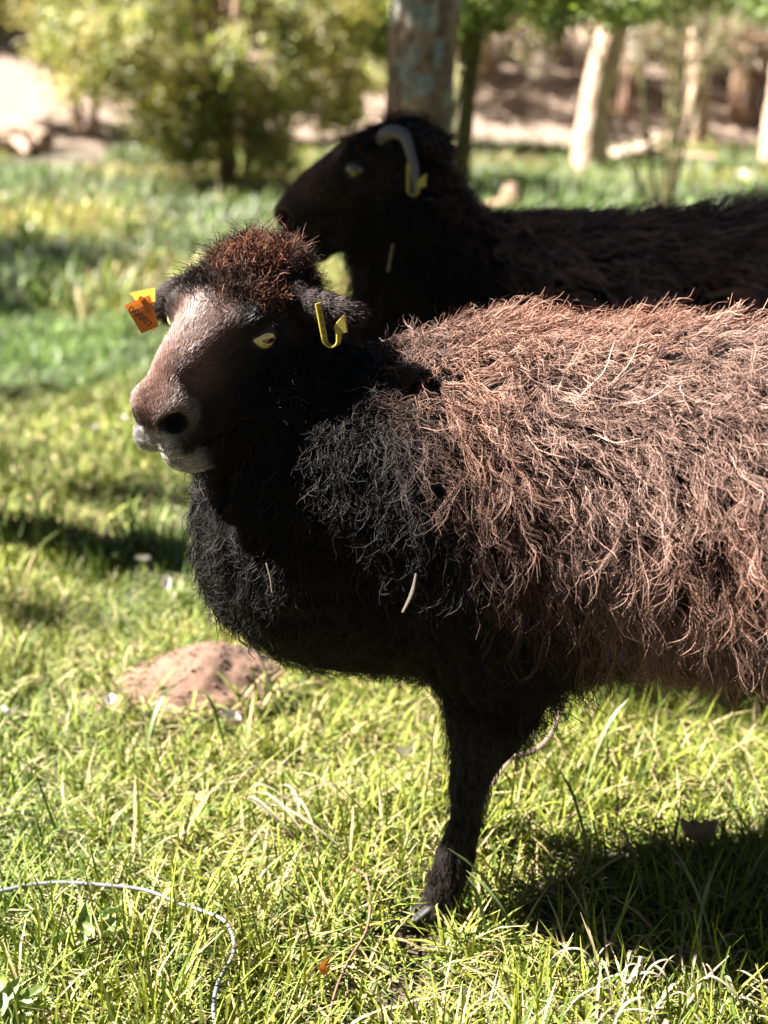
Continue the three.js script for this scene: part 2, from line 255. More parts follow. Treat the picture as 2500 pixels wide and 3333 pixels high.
// ------------------------------------------------------------------ woodland behind
const barkTex = (a, b, lichen, seed) => dataTex(512, (u, v) => {
  const ridg = Math.abs(fbm(u * 22 + seed, v * 7, seed, 4) - 0.47) * 5, k = clamp(ridg, 0, 1), li = smooth(0.5, 0.6, fbm(u * 9 + seed, v * 9, 30 + seed, 4)) * lichen, f = 0.8 + 0.4 * noise(u * 120, v * 120, seed);
  return [0, 1, 2].map((c) => lerp(lerp(a[c], b[c], k), [0.6, 0.62, 0.6][c], li) * f);
}, true, 1.6);
const barkBump = dataTex(512, (u, v) => { const k = clamp(Math.abs(fbm(u * 22, v * 7, 2, 4) - 0.47) * 5, 0, 1); return [k, k, k]; }, false, 1.6);
const bark = (a, b, lichen, seed) => std(1, 1, 1, 0.95, { map: barkTex(a, b, lichen, seed), bumpMap: barkBump, bumpScale: 0.012 });
const BARK = { grey: bark([0.42, 0.35, 0.29], [0.58, 0.49, 0.4], 0.75, 1), pale: bark([0.6, 0.5, 0.42], [0.72, 0.62, 0.53], 0.3, 4), moss: bark([0.28, 0.26, 0.13], [0.36, 0.34, 0.16], 0.15, 7), brown: bark([0.45, 0.34, 0.27], [0.58, 0.46, 0.37], 0.2, 9) };
function leafSpray(seed, n, leafL, leafW, reach) {
  const rng = RNG(seed), pos = [], idx = [], col = [];
  for (let i = 0; i < n; i++) {
    const d = V(rng() - 0.5, rng() - 0.5, rng() - 0.5).normalize(), o = V(rng() - 0.5, rng() - 0.5, rng() - 0.5).multiplyScalar(reach * 2 * Math.cbrt(rng())), up = V(rng() - 0.5, rng() + 0.2, rng() - 0.5).normalize(), s = V(0, 0, 0).crossVectors(d, up).normalize(), n2 = V(0, 0, 0).crossVectors(s, d), L = leafL * (0.6 + 0.7 * rng()), w = leafW * (0.7 + 0.6 * rng()), b = pos.length / 3, k = 0.7 + 0.6 * rng();
    const P = (t, q, h) => { const p = o.clone().addScaledVector(d, t * L).addScaledVector(s, q * w).addScaledVector(n2, h * w); pos.push(p.x, p.y, p.z); col.push(k, k, k); };
    P(0, 0, 0); P(0.3, 0.42, 0.18); P(0.35, 0, -0.05); P(0.3, -0.42, 0.18); P(0.72, 0.3, 0.12); P(0.72, -0.3, 0.12); P(1, 0, -0.12);
    idx.push(b, b + 1, b + 2, b, b + 2, b + 3, b + 2, b + 1, b + 4, b + 2, b + 4, b + 6, b + 2, b + 6, b + 5, b + 2, b + 5, b + 3);
  }
  const g = new THREE.BufferGeometry(); g.setAttribute('position', new THREE.Float32BufferAttribute(pos, 3)); g.setAttribute('color', new THREE.Float32BufferAttribute(col, 3)); g.setIndex(idx); g.computeVertexNormals(); return g;
}
const leafMat = phys(1, 1, 1, 0.6, { vertexColors: true, side: THREE.DoubleSide, transmission: 0.55, thickness: 0 }); leafMat.roughness = 0.8;
const sprays = [leafSpray(1, 110, 0.15, 0.13, 0.42), leafSpray(2, 110, 0.14, 0.09, 0.45)];
// clumped crown: sprays gathered into lobes inside an ellipsoid
function crown(parent, name, seed, c, r, count, size, tones, kind = 0, hollow = 0.35, lobes = 26) {
  const rng = RNG(seed), L = [], mats = [], cols = [];
  for (let i = 0; i < lobes; i++) { const d = V(rng() * 2 - 1, rng() * 2 - 1, rng() * 2 - 1).normalize().multiplyScalar(hollow + (1 - hollow) * Math.cbrt(rng())); L.push([V(c[0] + d.x * r[0], c[1] + d.y * r[1], c[2] + d.z * r[2]), 0.16 + 0.2 * rng(), rng()]); }
  count = Math.ceil(count / 6); size *= 2.1;
  for (let i = 0; i < count; i++) {
    const l = L[Math.floor(rng() * lobes)], q = V(rng() * 2 - 1, rng() * 2 - 1, rng() * 2 - 1).multiplyScalar(l[1]), s = size * (0.6 + 0.8 * rng()), t = tones[Math.floor(rng() * tones.length)], k = (0.75 + 0.5 * rng()) * (0.8 + 0.4 * l[2]);
    mats.push(new THREE.Matrix4().compose(V(l[0].x + q.x * r[0], l[0].y + q.y * r[1], l[0].z + q.z * r[2]), new THREE.Quaternion().setFromEuler(new THREE.Euler(rng() * 6, rng() * 6, rng() * 6)), V(s, s, s))); cols.push(C(t[0] * k, t[1] * k, t[2] * k));
  }
  return instanced(name, sprays[kind], leafMat, mats, cols, parent);
}
const GR = { yellow: [[0.33, 0.31, 0.05], [0.23, 0.26, 0.04], [0.36, 0.31, 0.09]], fresh: [[0.22, 0.27, 0.03], [0.16, 0.22, 0.025]], dark: [[0.035, 0.045, 0.018], [0.05, 0.055, 0.022]], olive: [[0.07, 0.075, 0.02], [0.11, 0.105, 0.03]], bronze: [[0.26, 0.2, 0.125], [0.2, 0.18, 0.07], [0.32, 0.24, 0.16]], dry: [[0.32, 0.23, 0.14], [0.26, 0.19, 0.11], [0.2, 0.19, 0.07]] };
const seat = (x, z, dy = 0) => [x, groundY(x, z) + dy, z];
function tree(name, label, category, x, z, trunkPts, radii, mat, group, opts = {}) {
  const t = thing(name, label, category, seat(x, z), group);
  part('trunk', tube(trunkPts, radii, 18, 10, 0.16, x * 3 + 20), mat, t);
  for (const [p, r] of opts.limbs || []) part('limb', tube(p, r, 9, 6, 0.1, p[0][1]), mat, t);
  for (const cr of opts.crowns || []) crown(t, 'crown', ...cr);
  return t;
}
// the tree right behind the second sheep
tree('shade_tree', 'grey lichen-covered tree trunk rising straight behind the far sheep', 'tree', 0.065, -3.2,
  [[-0.02, -0.08, 0], [0, 0.3, 0], [0.01, 0.6, 0], [0.035, 1.1, 0], [0.09, 1.9, 0.03], [0.16, 3, 0]], [0.115, 0.082, 0.074, 0.073, 0.065, 0.045], BARK.grey, null,
  { limbs: [[[[0.1, 1.95, 0.02], [0.5, 2.4, 0.2], [1.0, 2.9, 0.3]], [0.035, 0.026, 0.012]], [[[0.13, 2.4, 0], [-0.1, 2.9, -0.3], [-0.3, 3.5, -0.6]], [0.035, 0.024, 0.01]]], crowns: [[41, [0.5, 3.4, -0.2], [1.3, 0.7, 1.0], 1500, 0.16, GR.fresh, 0]] });
tree('slender_tree', 'slim dark mossy trunk leaning beside the grey lichen trunk', 'tree', 0.18, -3.7,
  [[-0.01, -0.05, 0], [-0.005, 0.3, 0], [0.01, 0.62, 0], [0.05, 0.9, 0], [0.1, 1.12, 0], [0.24, 1.5, 0], [0.3, 2.2, 0]], [0.06, 0.042, 0.034, 0.026, 0.022, 0.018, 0.01], BARK.moss, null,
  { limbs: [[[[0.09, 1.08, 0], [0.2, 1.12, 0.1], [0.4, 1.2, 0.2]], [0.012, 0.008, 0.004]], [[[0.05, 0.9, 0], [-0.1, 1.1, -0.1], [-0.2, 1.3, -0.2]], [0.012, 0.009, 0.005]]], crowns: [[42, [0.15, 0.98, 0.02], [0.26, 0.12, 0.25], 420, 0.05, GR.fresh, 0]] });
// tree off to the left whose crown shades the far sheep
tree('orchard_tree', 'leafy tree left of the sheep casting dappled shade', 'tree', -3.1, -3.0,
  [[0, -0.05, 0], [0.05, 0.8, 0.05], [0.2, 1.6, 0.2], [0.5, 2.6, 0.5]], [0.14, 0.1, 0.085, 0.04], BARK.brown, null,
  { limbs: [[[[0.2, 1.6, 0.2], [0.9, 2.3, 0.7], [1.7, 2.8, 1.2]], [0.06, 0.04, 0.015]], [[[0.15, 1.4, 0.15], [-0.4, 2.2, -0.2], [-0.8, 2.9, -0.5]], [0.06, 0.04, 0.015]]], crowns: [[43, [0.86, 2.9, 0.58], [0.5, 0.4, 0.34], 1400, 0.13, GR.olive, 0, 0.1, 50], [48, [1.3, 3.0, -0.6], [0.6, 0.35, 0.4], 190, 0.13, GR.olive, 0, 0.1, 30], [44, [0.1, 2.9, -0.3], [0.8, 0.5, 0.9], 66, 0.11, GR.olive, 0, 0.2, 26], [47, [-1.6, 3.1, -2.4], [0.9, 0.5, 0.8], 260, 0.14, GR.olive, 0, 0.2, 22]] });
tree('leaning_tree', 'pale leaning tree trunk lit bright on one side by the sun', 'tree', 1.32, -9.2,
  [[-0.02, -0.08, 0], [0.0, 0.35, 0], [0.06, 0.7, 0], [0.16, 1.1, 0], [0.28, 1.6, 0], [0.3, 2.6, 0.1]], [0.13, 0.095, 0.1, 0.085, 0.075, 0.05], BARK.pale, null,
  { limbs: [[[[0.2, 1.25, 0], [0.0, 1.35, 0.6], [-0.4, 1.1, 1.5]], [0.035, 0.025, 0.01]], [[[0.22, 1.3, 0], [0.5, 1.35, 0.6], [0.9, 1.1, 1.3]], [0.04, 0.03, 0.01]]], crowns: [[45, [-0.2, 1.0, 1.6], [0.8, 0.16, 0.4], 520, 0.09, GR.fresh, 0], [46, [0.75, 1.0, 1.3], [0.6, 0.2, 0.4], 420, 0.09, GR.fresh, 0]] });
const backTrees = [[2.62, -9.6, 0.12, 0.05, 'pale', 'broad pale sunlit trunk at the right end of the row'], [2.45, -11.4, 0.085, -0.03, 'pale', 'pale trunk standing between brown trunk and leaning tree'], [2.95, -12, 0.11, 0.02, 'brown', 'brown shaded trunk beside the pale trunk under the bank'], [0.85, -12.6, 0.06, 0.04, 'pale', 'thin pale trunk on the leaf covered bank'], [-3.2, -13.5, 0.07, 0.05, 'brown', 'thin brown trunk on the bank above the log'], [1.85, -13.4, 0.06, -0.06, 'brown', 'thin brown trunk on the bank behind leaning tree'], [-1.1, -13.2, 0.08, 0.1, 'brown', 'dark trunk on the bank behind the yellow green bush']];
backTrees.forEach(([x, z, r, lean, m, lab], i) => tree('bank_tree', lab, 'tree', x, z, [[0, -0.15, 0], [lean * 0.3, 0.4, 0], [lean, 1, 0], [lean * 2.4, 1.9, 0], [lean * 3, 3.2, 0]], [r * 1.3, r, r * 0.95, r * 0.85, r * 0.5], BARK[m], 'trees on the wooded bank',
  { limbs: [[[[lean * 1.5, 1.3, 0], [0.4, 1.7, 0.2], [0.7, 2.1, 0.4]], [r * 0.4, r * 0.3, 0.01]]], crowns: [[60 + i, [0.3, 2.9, 0.0], [0.7, 0.5, 0.6], 90, 0.16, i % 2 ? GR.dry : GR.yellow, 1]] }));
function bush(name, label, x, z, stems, stemMat, crowns, seed) {
  const b = thing(name, label, 'bush', seat(x, z)), rng = RNG(seed);
  for (let i = 0; i < stems.n; i++) { const a = rng() * 6.283, s = stems.spread * (0.4 + 0.6 * rng()), h = stems.h * (0.7 + 0.5 * rng()), ox = Math.cos(a), oz = Math.sin(a); part('stem', tube([[ox * 0.06, -0.05, oz * 0.06], [ox * s * 0.3, h * 0.35, oz * s * 0.3], [ox * s * 0.65, h * 0.7, oz * s * 0.65], [ox * s + 0.05, h, oz * s]], [stems.r, stems.r * 0.75, stems.r * 0.5, 0.003], 6, 5, 0.1, i), stemMat, b); }
  crowns.forEach((c) => crown(b, 'foliage', ...c)); return b;
}
bush('evergreen_bush', 'large yellow green bush with feathery sprays and several stems', -0.85, -8, { n: 9, spread: 0.7, h: 1.7, r: 0.03 }, BARK.brown,
  [[51, [-0.02, 0.85, 0], [0.9, 0.55, 0.6], 1700, 0.11, GR.yellow, 1, 0.2, 70], [52, [0.1, 0.4, 0.15], [0.45, 0.36, 0.4], 420, 0.1, GR.yellow, 1, 0.2, 24]], 5);
bush('holly_bush', 'green leafy bush filling the gap beside the grey trunk', 0.1, -11.0, { n: 6, spread: 0.7, h: 1.6, r: 0.025 }, BARK.moss,
  [[53, [-0.2, 0.75, 0], [0.7, 0.4, 0.5], 300, 0.13, GR.yellow, 0, 0.2, 40], [54, [-0.4, 0.95, 0.5], [0.8, 0.25, 0.4], 700, 0.12, GR.fresh, 0, 0.2, 30]], 6);
bush('dark_shrub', 'dark green shrub on the brown bank above the log', -3.35, -12.6, { n: 6, spread: 0.8, h: 1.5, r: 0.025 }, BARK.moss, [[55, [0, 0.5, 0], [0.8, 0.35, 0.5], 700, 0.15, GR.dark, 0, 0.2, 30], [56, [0.5, 0.75, 0.1], [1.1, 0.35, 0.6], 620, 0.14, GR.yellow, 1, 0.2, 30]], 7);
bush('feathery_shrub', 'yellow feathery shrub between the dark shrub and the large bush', -2.25, -10.9, { n: 8, spread: 0.7, h: 1.7, r: 0.02 }, BARK.brown, [[81, [0.1, 1.0, 0], [1.15, 0.35, 0.5], 1300, 0.13, GR.yellow, 1, 0.2, 50]], 15);
bush('olive_thicket', 'olive thicket on the bank behind the leaning tree', 1.5, -12.9, { n: 14, spread: 1.3, h: 1.6, r: 0.02 }, BARK.brown, [[82, [0, 0.45, 0], [1.9, 0.5, 0.5], 360, 0.16, GR.bronze, 1, 0.2, 60]], 16);
bush('bronze_thicket', 'bronze thicket on the bank under the pale trunks', 3.6, -12.9, { n: 12, spread: 1.2, h: 1.6, r: 0.02 }, BARK.brown, [[83, [0, 0.45, 0], [1.5, 0.5, 0.5], 300, 0.16, GR.bronze, 1, 0.2, 50]], 17);
bush('hedge_shrub', 'sparse bronze shrub along the foot of the bank', 1.9, -11.9, { n: 12, spread: 1.0, h: 1.7, r: 0.018 }, BARK.brown, [[57, [0, 0.8, 0], [1.6, 0.45, 0.6], 260, 0.17, GR.dry, 1, 0.2, 34]], 8);
bush('bank_shrub', 'sparse bronze shrub on the bank behind the slim trunk', 0.55, -12.4, { n: 10, spread: 0.9, h: 1.5, r: 0.018 }, BARK.brown, [[58, [0, 0.6, 0], [1.2, 0.4, 0.6], 160, 0.17, GR.dry, 1, 0.2, 30]], 9);
bush('corner_shrub', 'loose yellowish shrub above the broad pale trunk', 3.0, -10.6, { n: 8, spread: 0.8, h: 1.9, r: 0.018 }, BARK.brown, [[59, [-0.1, 0.9, 0], [1.1, 0.35, 0.6], 420, 0.17, GR.dry, 1, 0.2, 30]], 10);
{ // bare twiggy shrub
  const b = thing('twiggy_shrub', 'bare twiggy shrub of thin dark stems between the pale trunks', 'shrub', seat(1.28, -6.6)), rng = RNG(31);
  for (let i = 0; i < 15; i++) { const tx = -0.5 + rng() * 0.75, h = 0.55 + rng() * 0.6; part('stem', tube([[(rng() - 0.5) * 0.06, -0.03, (rng() - 0.5) * 0.06], [tx * 0.28, h * 0.3, (rng() - 0.5) * 0.15], [tx * 0.65, h * 0.66, (rng() - 0.5) * 0.25], [tx, h, (rng() - 0.5) * 0.3]], [0.011, 0.008, 0.005, 0.002], 6, 5, 0.1, i), BARK.moss, b); }
}
{ // fallen log, stump, stone, branch
  const l = thing('fallen_log', 'sawn pale log lying in the grass below the bank', 'log', seat(-2.8, -10.4, 0.12));
  part('trunk', tube([[-0.7, 0.1, -0.3], [-0.2, 0.08, -0.1], [0.2, 0, 0.05], [0.42, -0.05, 0.12]], [0.16, 0.15, 0.13, 0.09], 16, 8, 0.16, 3), BARK.pale, l);
  part('branch_stub', tube([[0.1, 0.02, 0], [0.25, -0.04, 0.2], [0.34, -0.1, 0.34]], [0.05, 0.04, 0.03], 9, 4, 0.1, 5), BARK.pale, l);
  const s = thing('tree_stump', 'small rotten brown stump in the grass behind the far sheep', 'stump', seat(0.62, -7));
  part('stump_body', tube([[0, -0.05, 0], [0.01, 0.05, 0], [0.0, 0.11, 0], [0.02, 0.16, 0]], [0.09, 0.065, 0.055, 0.03], 14, 5, 0.5, 12), BARK.brown, s);
  part('root', tube([[0.02, 0.06, 0.02], [-0.1, 0.05, 0.05], [-0.19, 0.0, 0.09]], [0.035, 0.035, 0.01], 8, 5, 0.3, 4), BARK.brown, s);
  const st = new THREE.DodecahedronGeometry(0.055, 3), P = st.attributes.position; for (let i = 0; i < P.count; i++) { const k = 0.7 + 0.6 * fbm(P.getX(i) * 20 + 4, P.getY(i) * 20, P.getZ(i) * 20, 3); P.setXYZ(i, P.getX(i) * k * 1.4, P.getY(i) * k, P.getZ(i) * k); } st.computeVertexNormals();
  single('stone', st, std(0.55, 0.52, 0.47, 0.85), 'small white stone in the grass near the broad pale trunk', 'stone').position.set(...seat(2.15, -8.6, 0.03));
  const fb = thing('fallen_branch', 'pale fallen branch lying behind the leaning tree', 'branch', seat(1.75, -9.8, 0.03));
  part('stick', tube([[-0.35, 0.0, 0], [-0.05, 0.07, 0.05], [0.2, 0.04, 0], [0.5, 0.03, 0.1]], [0.05, 0.06, 0.045, 0.02], 9, 5, 0.3, 2), BARK.pale, fb);
  part('side_twig', tube([[-0.05, 0.06, 0.05], [0.05, 0.15, 0.1], [0.2, 0.2, 0.2]], [0.025, 0.018, 0.006], 7, 4, 0.2, 6), BARK.pale, fb);
}

// ------------------------------------------------------------------ sheep
function lockGeo(seed, n, segs, o) {          // wavy bundle of fibres, unit length along +y
  const rng = RNG(seed), pos = [], idx = [], nor = [], col = [], wp = rng() * 6.28, wd = rng() * 6.28, cd = rng() * 6.28;
  for (let i = 0; i < n; i++) {
    const a = rng() * 6.283, r = Math.sqrt(rng()) * o.spread, L = 0.55 + 0.45 * rng(), ph = wp + (rng() - 0.5) * o.loose * 3, am = o.amp * (0.6 + 0.8 * rng()), w = o.width * (0.6 + 0.8 * rng()), curl = o.curl * (rng() * 1.4 - 0.1), own = rng() * 6.28, fx = (rng() - 0.5) * o.loose * 0.5, fz = (rng() - 0.5) * o.loose * 0.5, nw = o.waves * (0.85 + 0.3 * rng()), k = (0.45 + 0.75 * rng()) * (rng() < 0.14 ? 1.8 : 1);  // a few fibres coloured brighter to stand in for sunlit glints
    const P = []; let cx = 0, cy = 0, th = 0;
    for (let s = 0; s <= segs; s++) {
      const t = s / segs, u = t * L, wv = am * Math.sin(6.283 * nw * u + ph) * (0.35 + 0.65 * t), w2 = am * 0.7 * Math.cos(6.283 * nw * u + ph + own * 0.3) * (0.35 + 0.65 * t), con = 1 - o.pinch * t;
      if (s) { if (t > 0.55) th += curl * 2.6 / segs * 2.2; cy += Math.cos(th) * L / segs; cx += Math.sin(th) * L / segs; }
      P.push(V(Math.cos(a) * r * con + Math.cos(wd) * wv - Math.sin(wd) * w2 + fx * t * t + Math.cos(cd) * cx, cy, Math.sin(a) * r * con + Math.sin(wd) * wv + Math.cos(wd) * w2 + fz * t * t + Math.sin(cd) * cx));
    }
    const b0 = pos.length / 3, rt = (rng() - 0.5) * 2.2;
    for (let s = 0; s <= segs; s++) {
      const T = P[Math.min(segs, s + 1)].clone().sub(P[Math.max(0, s - 1)]).normalize(), out = V(Math.cos(rt), 0.01, Math.sin(rt)), A = V(0, 0, 0).crossVectors(T, out).normalize(), B = V(0, 0, 0).crossVectors(A, T), ww = w * (s === segs ? 0.2 : 1 - 0.45 * s / segs);
      for (const q of [-1, 1]) { pos.push(P[s].x + A.x * ww * q, P[s].y + A.y * ww * q, P[s].z + A.z * ww * q); nor.push(B.x * 0.75 + A.x * 0.66 * q, B.y * 0.75 + A.y * 0.66 * q, B.z * 0.75 + A.z * 0.66 * q); col.push(k, k, k); }
      if (s < segs) { const e = b0 + s * 2; idx.push(e, e + 1, e + 2, e + 1, e + 3, e + 2); }
    }
  }
  const g = new THREE.BufferGeometry(); g.setAttribute('position', new THREE.Float32BufferAttribute(pos, 3)); g.setAttribute('normal', new THREE.Float32BufferAttribute(nor, 3)); g.setAttribute('color', new THREE.Float32BufferAttribute(col, 3)); g.setIndex(idx); return g;
}
function hairGeo(seed, n, spread, width) {      // tuft of short straight hairs, unit length along +y, leaning with +x out
  const rng = RNG(seed), pos = [], idx = [], col = [];
  for (let i = 0; i < n; i++) {
    const a = rng() * 6.283, r = Math.sqrt(rng()) * spread, ox = 0, oz = Math.sin(a) * r, oy = Math.cos(a) * r, L = 0.6 + 0.5 * rng(), lx = (rng() - 0.3) * 0.25, lz = (rng() - 0.5) * 0.45, w = width * (0.7 + 0.6 * rng()), b = pos.length / 3, tw = 1.57 + (rng() - 0.5) * 1.3, cx = Math.cos(tw) * w, cz = Math.sin(tw) * w, k = (0.4 + 0.8 * rng()) * (rng() < 0.15 ? 1.9 : 1);
    pos.push(ox - cx, oy, oz - cz, ox + cx, oy, oz + cz, ox + lx, oy + L, oz + lz); for (let j = 0; j < 3; j++) col.push(k, k, k); idx.push(b, b + 1, b + 2);
  }
  const g = new THREE.BufferGeometry(); g.setAttribute('position', new THREE.Float32BufferAttribute(pos, 3)); g.setAttribute('color', new THREE.Float32BufferAttribute(col, 3)); g.setIndex(idx); g.computeVertexNormals(); return g;
}
const woolMat = phys(1, 1, 1, 0.55, { vertexColors: true, side: THREE.DoubleSide, specularIntensity: 0.18 });
const hairMat = phys(1, 1, 1, 0.42, { vertexColors: true, side: THREE.DoubleSide, specularIntensity: 0.35 });
const LOCKS = [0, 1, 2, 3, 4, 5, 6, 7].map((i) => lockGeo(500 + i, 13, 12, { spread: 0.1, amp: 0.045 + 0.014 * (i % 3), waves: 1.7 + 0.4 * (i % 3), loose: 0.3 + 0.25 * (i % 2), width: 0.005, pinch: 0.5, curl: [0.2, 0.5, -0.4, 0.3, -0.2, 0.6, 0.1, -0.5][i] }));
const THIN = [0, 1, 2, 3, 4, 5, 6, 7].map((i) => lockGeo(620 + i, 7, 6, { spread: 0.12, amp: 0.05, waves: 1.8, loose: 0.6, width: 0.012, pinch: 0.4, curl: 0.3 }));
const CURLS = [0, 1, 2, 3].map((i) => lockGeo(540 + i, 12, 6, { spread: 0.22, amp: 0.07, waves: 1.6, loose: 0.9, width: 0.009, pinch: 0.2, curl: 0.6 }));
const FUZZ = [0, 1, 2, 3].map((i) => lockGeo(570 + i, 14, 5, { spread: 0.4, amp: 0.1, waves: 1.4, loose: 1.6, width: 0.012, pinch: -0.2, curl: 1.6 }));
const STRAYS = [0, 1, 2].map((i) => lockGeo(560 + i, 3, 16, { spread: 0.25, amp: 0.06, waves: 1.4, loose: 1.2, width: 0.0042, pinch: 0, curl: 1.2 }));
const HAIRS = [0, 1, 2, 3].map((i) => hairGeo(580 + i, 7, 0.35, 0.032));
const skinMat = phys(1, 1, 1, 1, { vertexColors: true, specularIntensity: 0.15 });
const hornMat = phys(0.1, 0.097, 0.1, 0.45, {}), hoofMat = phys(0.01, 0.009, 0.008, 0.6, { specularIntensity: 0.6 });
const lidMat = std(0.007, 0.006, 0.0055, 0.7);

function makeSheep(o) {
  const root = thing('sheep', o.label, 'sheep', o.pos); root.scale.setScalar(o.scale || 1); root.rotation.y = o.turn || 0;
  // head frame: x forward along the face, y dorsal, z towards the camera-side cheek
  const f = V(...o.head.f).normalize(), up = V(0, 1, 0).applyAxisAngle(f, o.head.roll || 0), u = up.addScaledVector(f, -up.dot(f)).normalize(), l = V(0, 0, 0).crossVectors(u, f).negate().multiplyScalar(-1);
  if (l.z < 0) l.negate();
  const O = V(...o.head.at), hs = o.head.scale || 1;
  const toHead = (p) => { const x = (p[0] - O.x) / hs, y = (p[1] - O.y) / hs, z = (p[2] - O.z) / hs; return [x * f.x + y * f.y + z * f.z, x * u.x + y * u.y + z * u.z, x * l.x + y * l.y + z * l.z]; };
  const fromHead = (a) => O.clone().addScaledVector(f, a[0] * hs).addScaledVector(u, a[1] * hs).addScaledVector(l, a[2] * hs);
  const dirHead = (a) => V(0, 0, 0).addScaledVector(f, a[0]).addScaledVector(u, a[1]).addScaledVector(l, a[2]);
  const ears = o.ears.map((e) => { const b = fromHead(e.base), d = V(...e.dir).normalize(), n0 = V(...e.open), n = n0.addScaledVector(d, -n0.dot(d)).normalize(), s = V(0, 0, 0).crossVectors(d, n); return { b, d, n, s, len: e.len, w: e.w }; });
  const earSdf = (q) => { let m = 1; for (const e of ears) {
    const x = q[0] - e.b.x, y = q[1] - e.b.y, z = q[2] - e.b.z, a = x * e.d.x + y * e.d.y + z * e.d.z, c = x * e.s.x + y * e.s.y + z * e.s.z, n = x * e.n.x + y * e.n.y + z * e.n.z, t = clamp(a / e.len, 0, 1);
    const w = e.w * (0.55 + 1.3 * t) * Math.sqrt(Math.max(0, 1 - Math.pow(t, 2.6))) + 0.0015, cup = -0.55 * c * c / e.w + 0.004 * Math.sin(t * 3), th = 0.0032 + 0.004 * (1 - t);
    const dc = Math.max(0, Math.abs(c) - w + th), dn = n + cup * -1, da = Math.max(0, a - e.len) + Math.max(0, -a);
    m = Math.min(m, vlen(dc, dn * 0.85, da) - th);
  } return m; };
  function headSdf(p) {
    const h = toHead(p), q = [h[0], h[1], Math.abs(h[2])];
    let d = sdEll(q, [-0.008, -0.006, 0], [0.056, 0.046, 0.047]);
    d = smin(d, sdCone(q, [0.03, 0.004, 0], [0.12, -0.012, 0], 0.04, 0.027), 0.03);
    d = smin(d, sdEll(q, [0.07, 0.012, 0], [0.06, 0.021, 0.022]), 0.02);
    d = smin(d, sdEll(q, [0.139, -0.007, 0.006], [0.021, 0.0205, 0.025]), 0.012);
    d = smin(d, sdEll(q, [0.146, -0.03, 0.012], [0.0165, 0.0135, 0.0155]), 0.006);
    d = smin(d, sdEll(q, [0.116, -0.03, 0.018], [0.032, 0.0155, 0.0125]), 0.012);
    let jaw = sdCone(q, [0.0, -0.046, 0.024], [0.106, -0.057, 0.006], 0.022, 0.0135);
    jaw = smin(jaw, sdEll(q, [0.127, -0.0635, 0.004], [0.0195, 0.0135, 0.0185]), 0.01);
    if (!o.shut) jaw = smax(jaw, q[1] + 0.0555 - 0.04 * smooth(0.115, 0.06, q[0]), 0.003);     // flat upper edge of the lower lip
    d = smin(d, jaw, o.shut ? 0.02 : lerp(0.03, 0.0012, smooth(0.08, 0.112, q[0])));
    d = smin(d, sdEll(q, [0.002, -0.028, 0.031], [0.045, 0.036, 0.02]), 0.02);
    d = smin(d, sdEll(q, [0.036, 0.024, 0.034], [0.024, 0.0135, 0.016]), 0.016);
    d = smax(d, -sdEll(q, [0.05, 0.0105, 0.0535], [0.0145, 0.01, 0.012]), 0.008);    // eye socket
    const nx = q[0] - 0.155, ny = q[1] + 0.007 + 0.25 * nx, nz = q[2] - 0.0215;       // nostril
    d = smax(d, -sdEll([nx * 0.82 + nz * 0.57, ny - 0.2 * (nz * 0.82 - nx * 0.57), nz * 0.82 - nx * 0.57], [0, 0, 0], [0.016, 0.0085, 0.0125]), 0.005);
    d = smax(d, -Math.max(Math.abs(q[2]) - 0.0012, 0.152 - q[0], q[1] + 0.014, -0.045 - q[1]), 0.003);  // cleft of the upper lip
    if (!o.shut) d = smax(d, -Math.max(Math.abs(q[1] + 0.0505 + 0.1 * (q[0] - 0.14)) - 0.0045, 0.106 - q[0]), 0.003);        // parted lips
    const top = sdEll(h, [-0.02, 0.02, 0], [0.038, 0.02 * (o.topknot ?? 1), 0.04]); d = smin(d, top, 0.02);
    d *= hs; d = smin(d, earSdf(p), 0.012); return d;
  }
  const nk = o.neck, neckSdf = (p, k = 0) => { let d = 1; for (let i = 0; i < nk.length - 1; i++) d = Math.min(d, sdCone(p, nk[i], nk[i + 1], nk[i][3] - k, nk[i + 1][3] - k)); return d; };
  const legs = o.legs;
  function legSdf(p) { let d = 1; for (const g of legs) for (let i = 0; i < g.length - 1; i++) d = smin(d, sdCone(p, g[i], g[i + 1], g[i][3], g[i + 1][3]), 0.012); return d; }
  function bodySdf(p) {
    let d = sdEll(p, [0.04, 0.355, 0], [0.15, 0.135, 0.124]);
    const bz = o.swing ?? 0.19, ri = o.rise ?? 0;
    d = smin(d, sdCone(p, [0.18, 0.376, 0.16 * bz], [0.5, 0.382 + ri, bz], 0.138, 0.135), 0.06);
    d = smin(d, sdCone(p, [0.05, 0.42, 0.0], [0.5, 0.425 + ri, bz], 0.092, 0.095), 0.05);
    d = smin(d, sdEll(p, [-0.095, 0.325, 0], [0.115, 0.1, 0.095]), 0.06);
    d = smin(d, neckSdf(p), 0.06);
    d = smin(d, sdCone(p, [0.62, 0.4, bz], [0.68, 0.27, bz], 0.03, 0.02), 0.03);
    return smin(d, legSdf(p), 0.03);
  }
  const hb = [fromHead([0.05, 0, 0])], lo = [hb[0].x - 0.15, hb[0].y - 0.13, hb[0].z - 0.15], hi = [hb[0].x + 0.17, hb[0].y + 0.13, hb[0].z + 0.15];
  const g1 = surfaceNets((p) => Math.min(bodySdf(p)), [-0.32, -0.01, -0.2], [0.76, 0.62, 0.38], 0.0085);
  const g2 = surfaceNets((p) => smin(headSdf(p), neckSdf(p, 0.004), 0.03), lo, hi, o.cell || 0.0025);
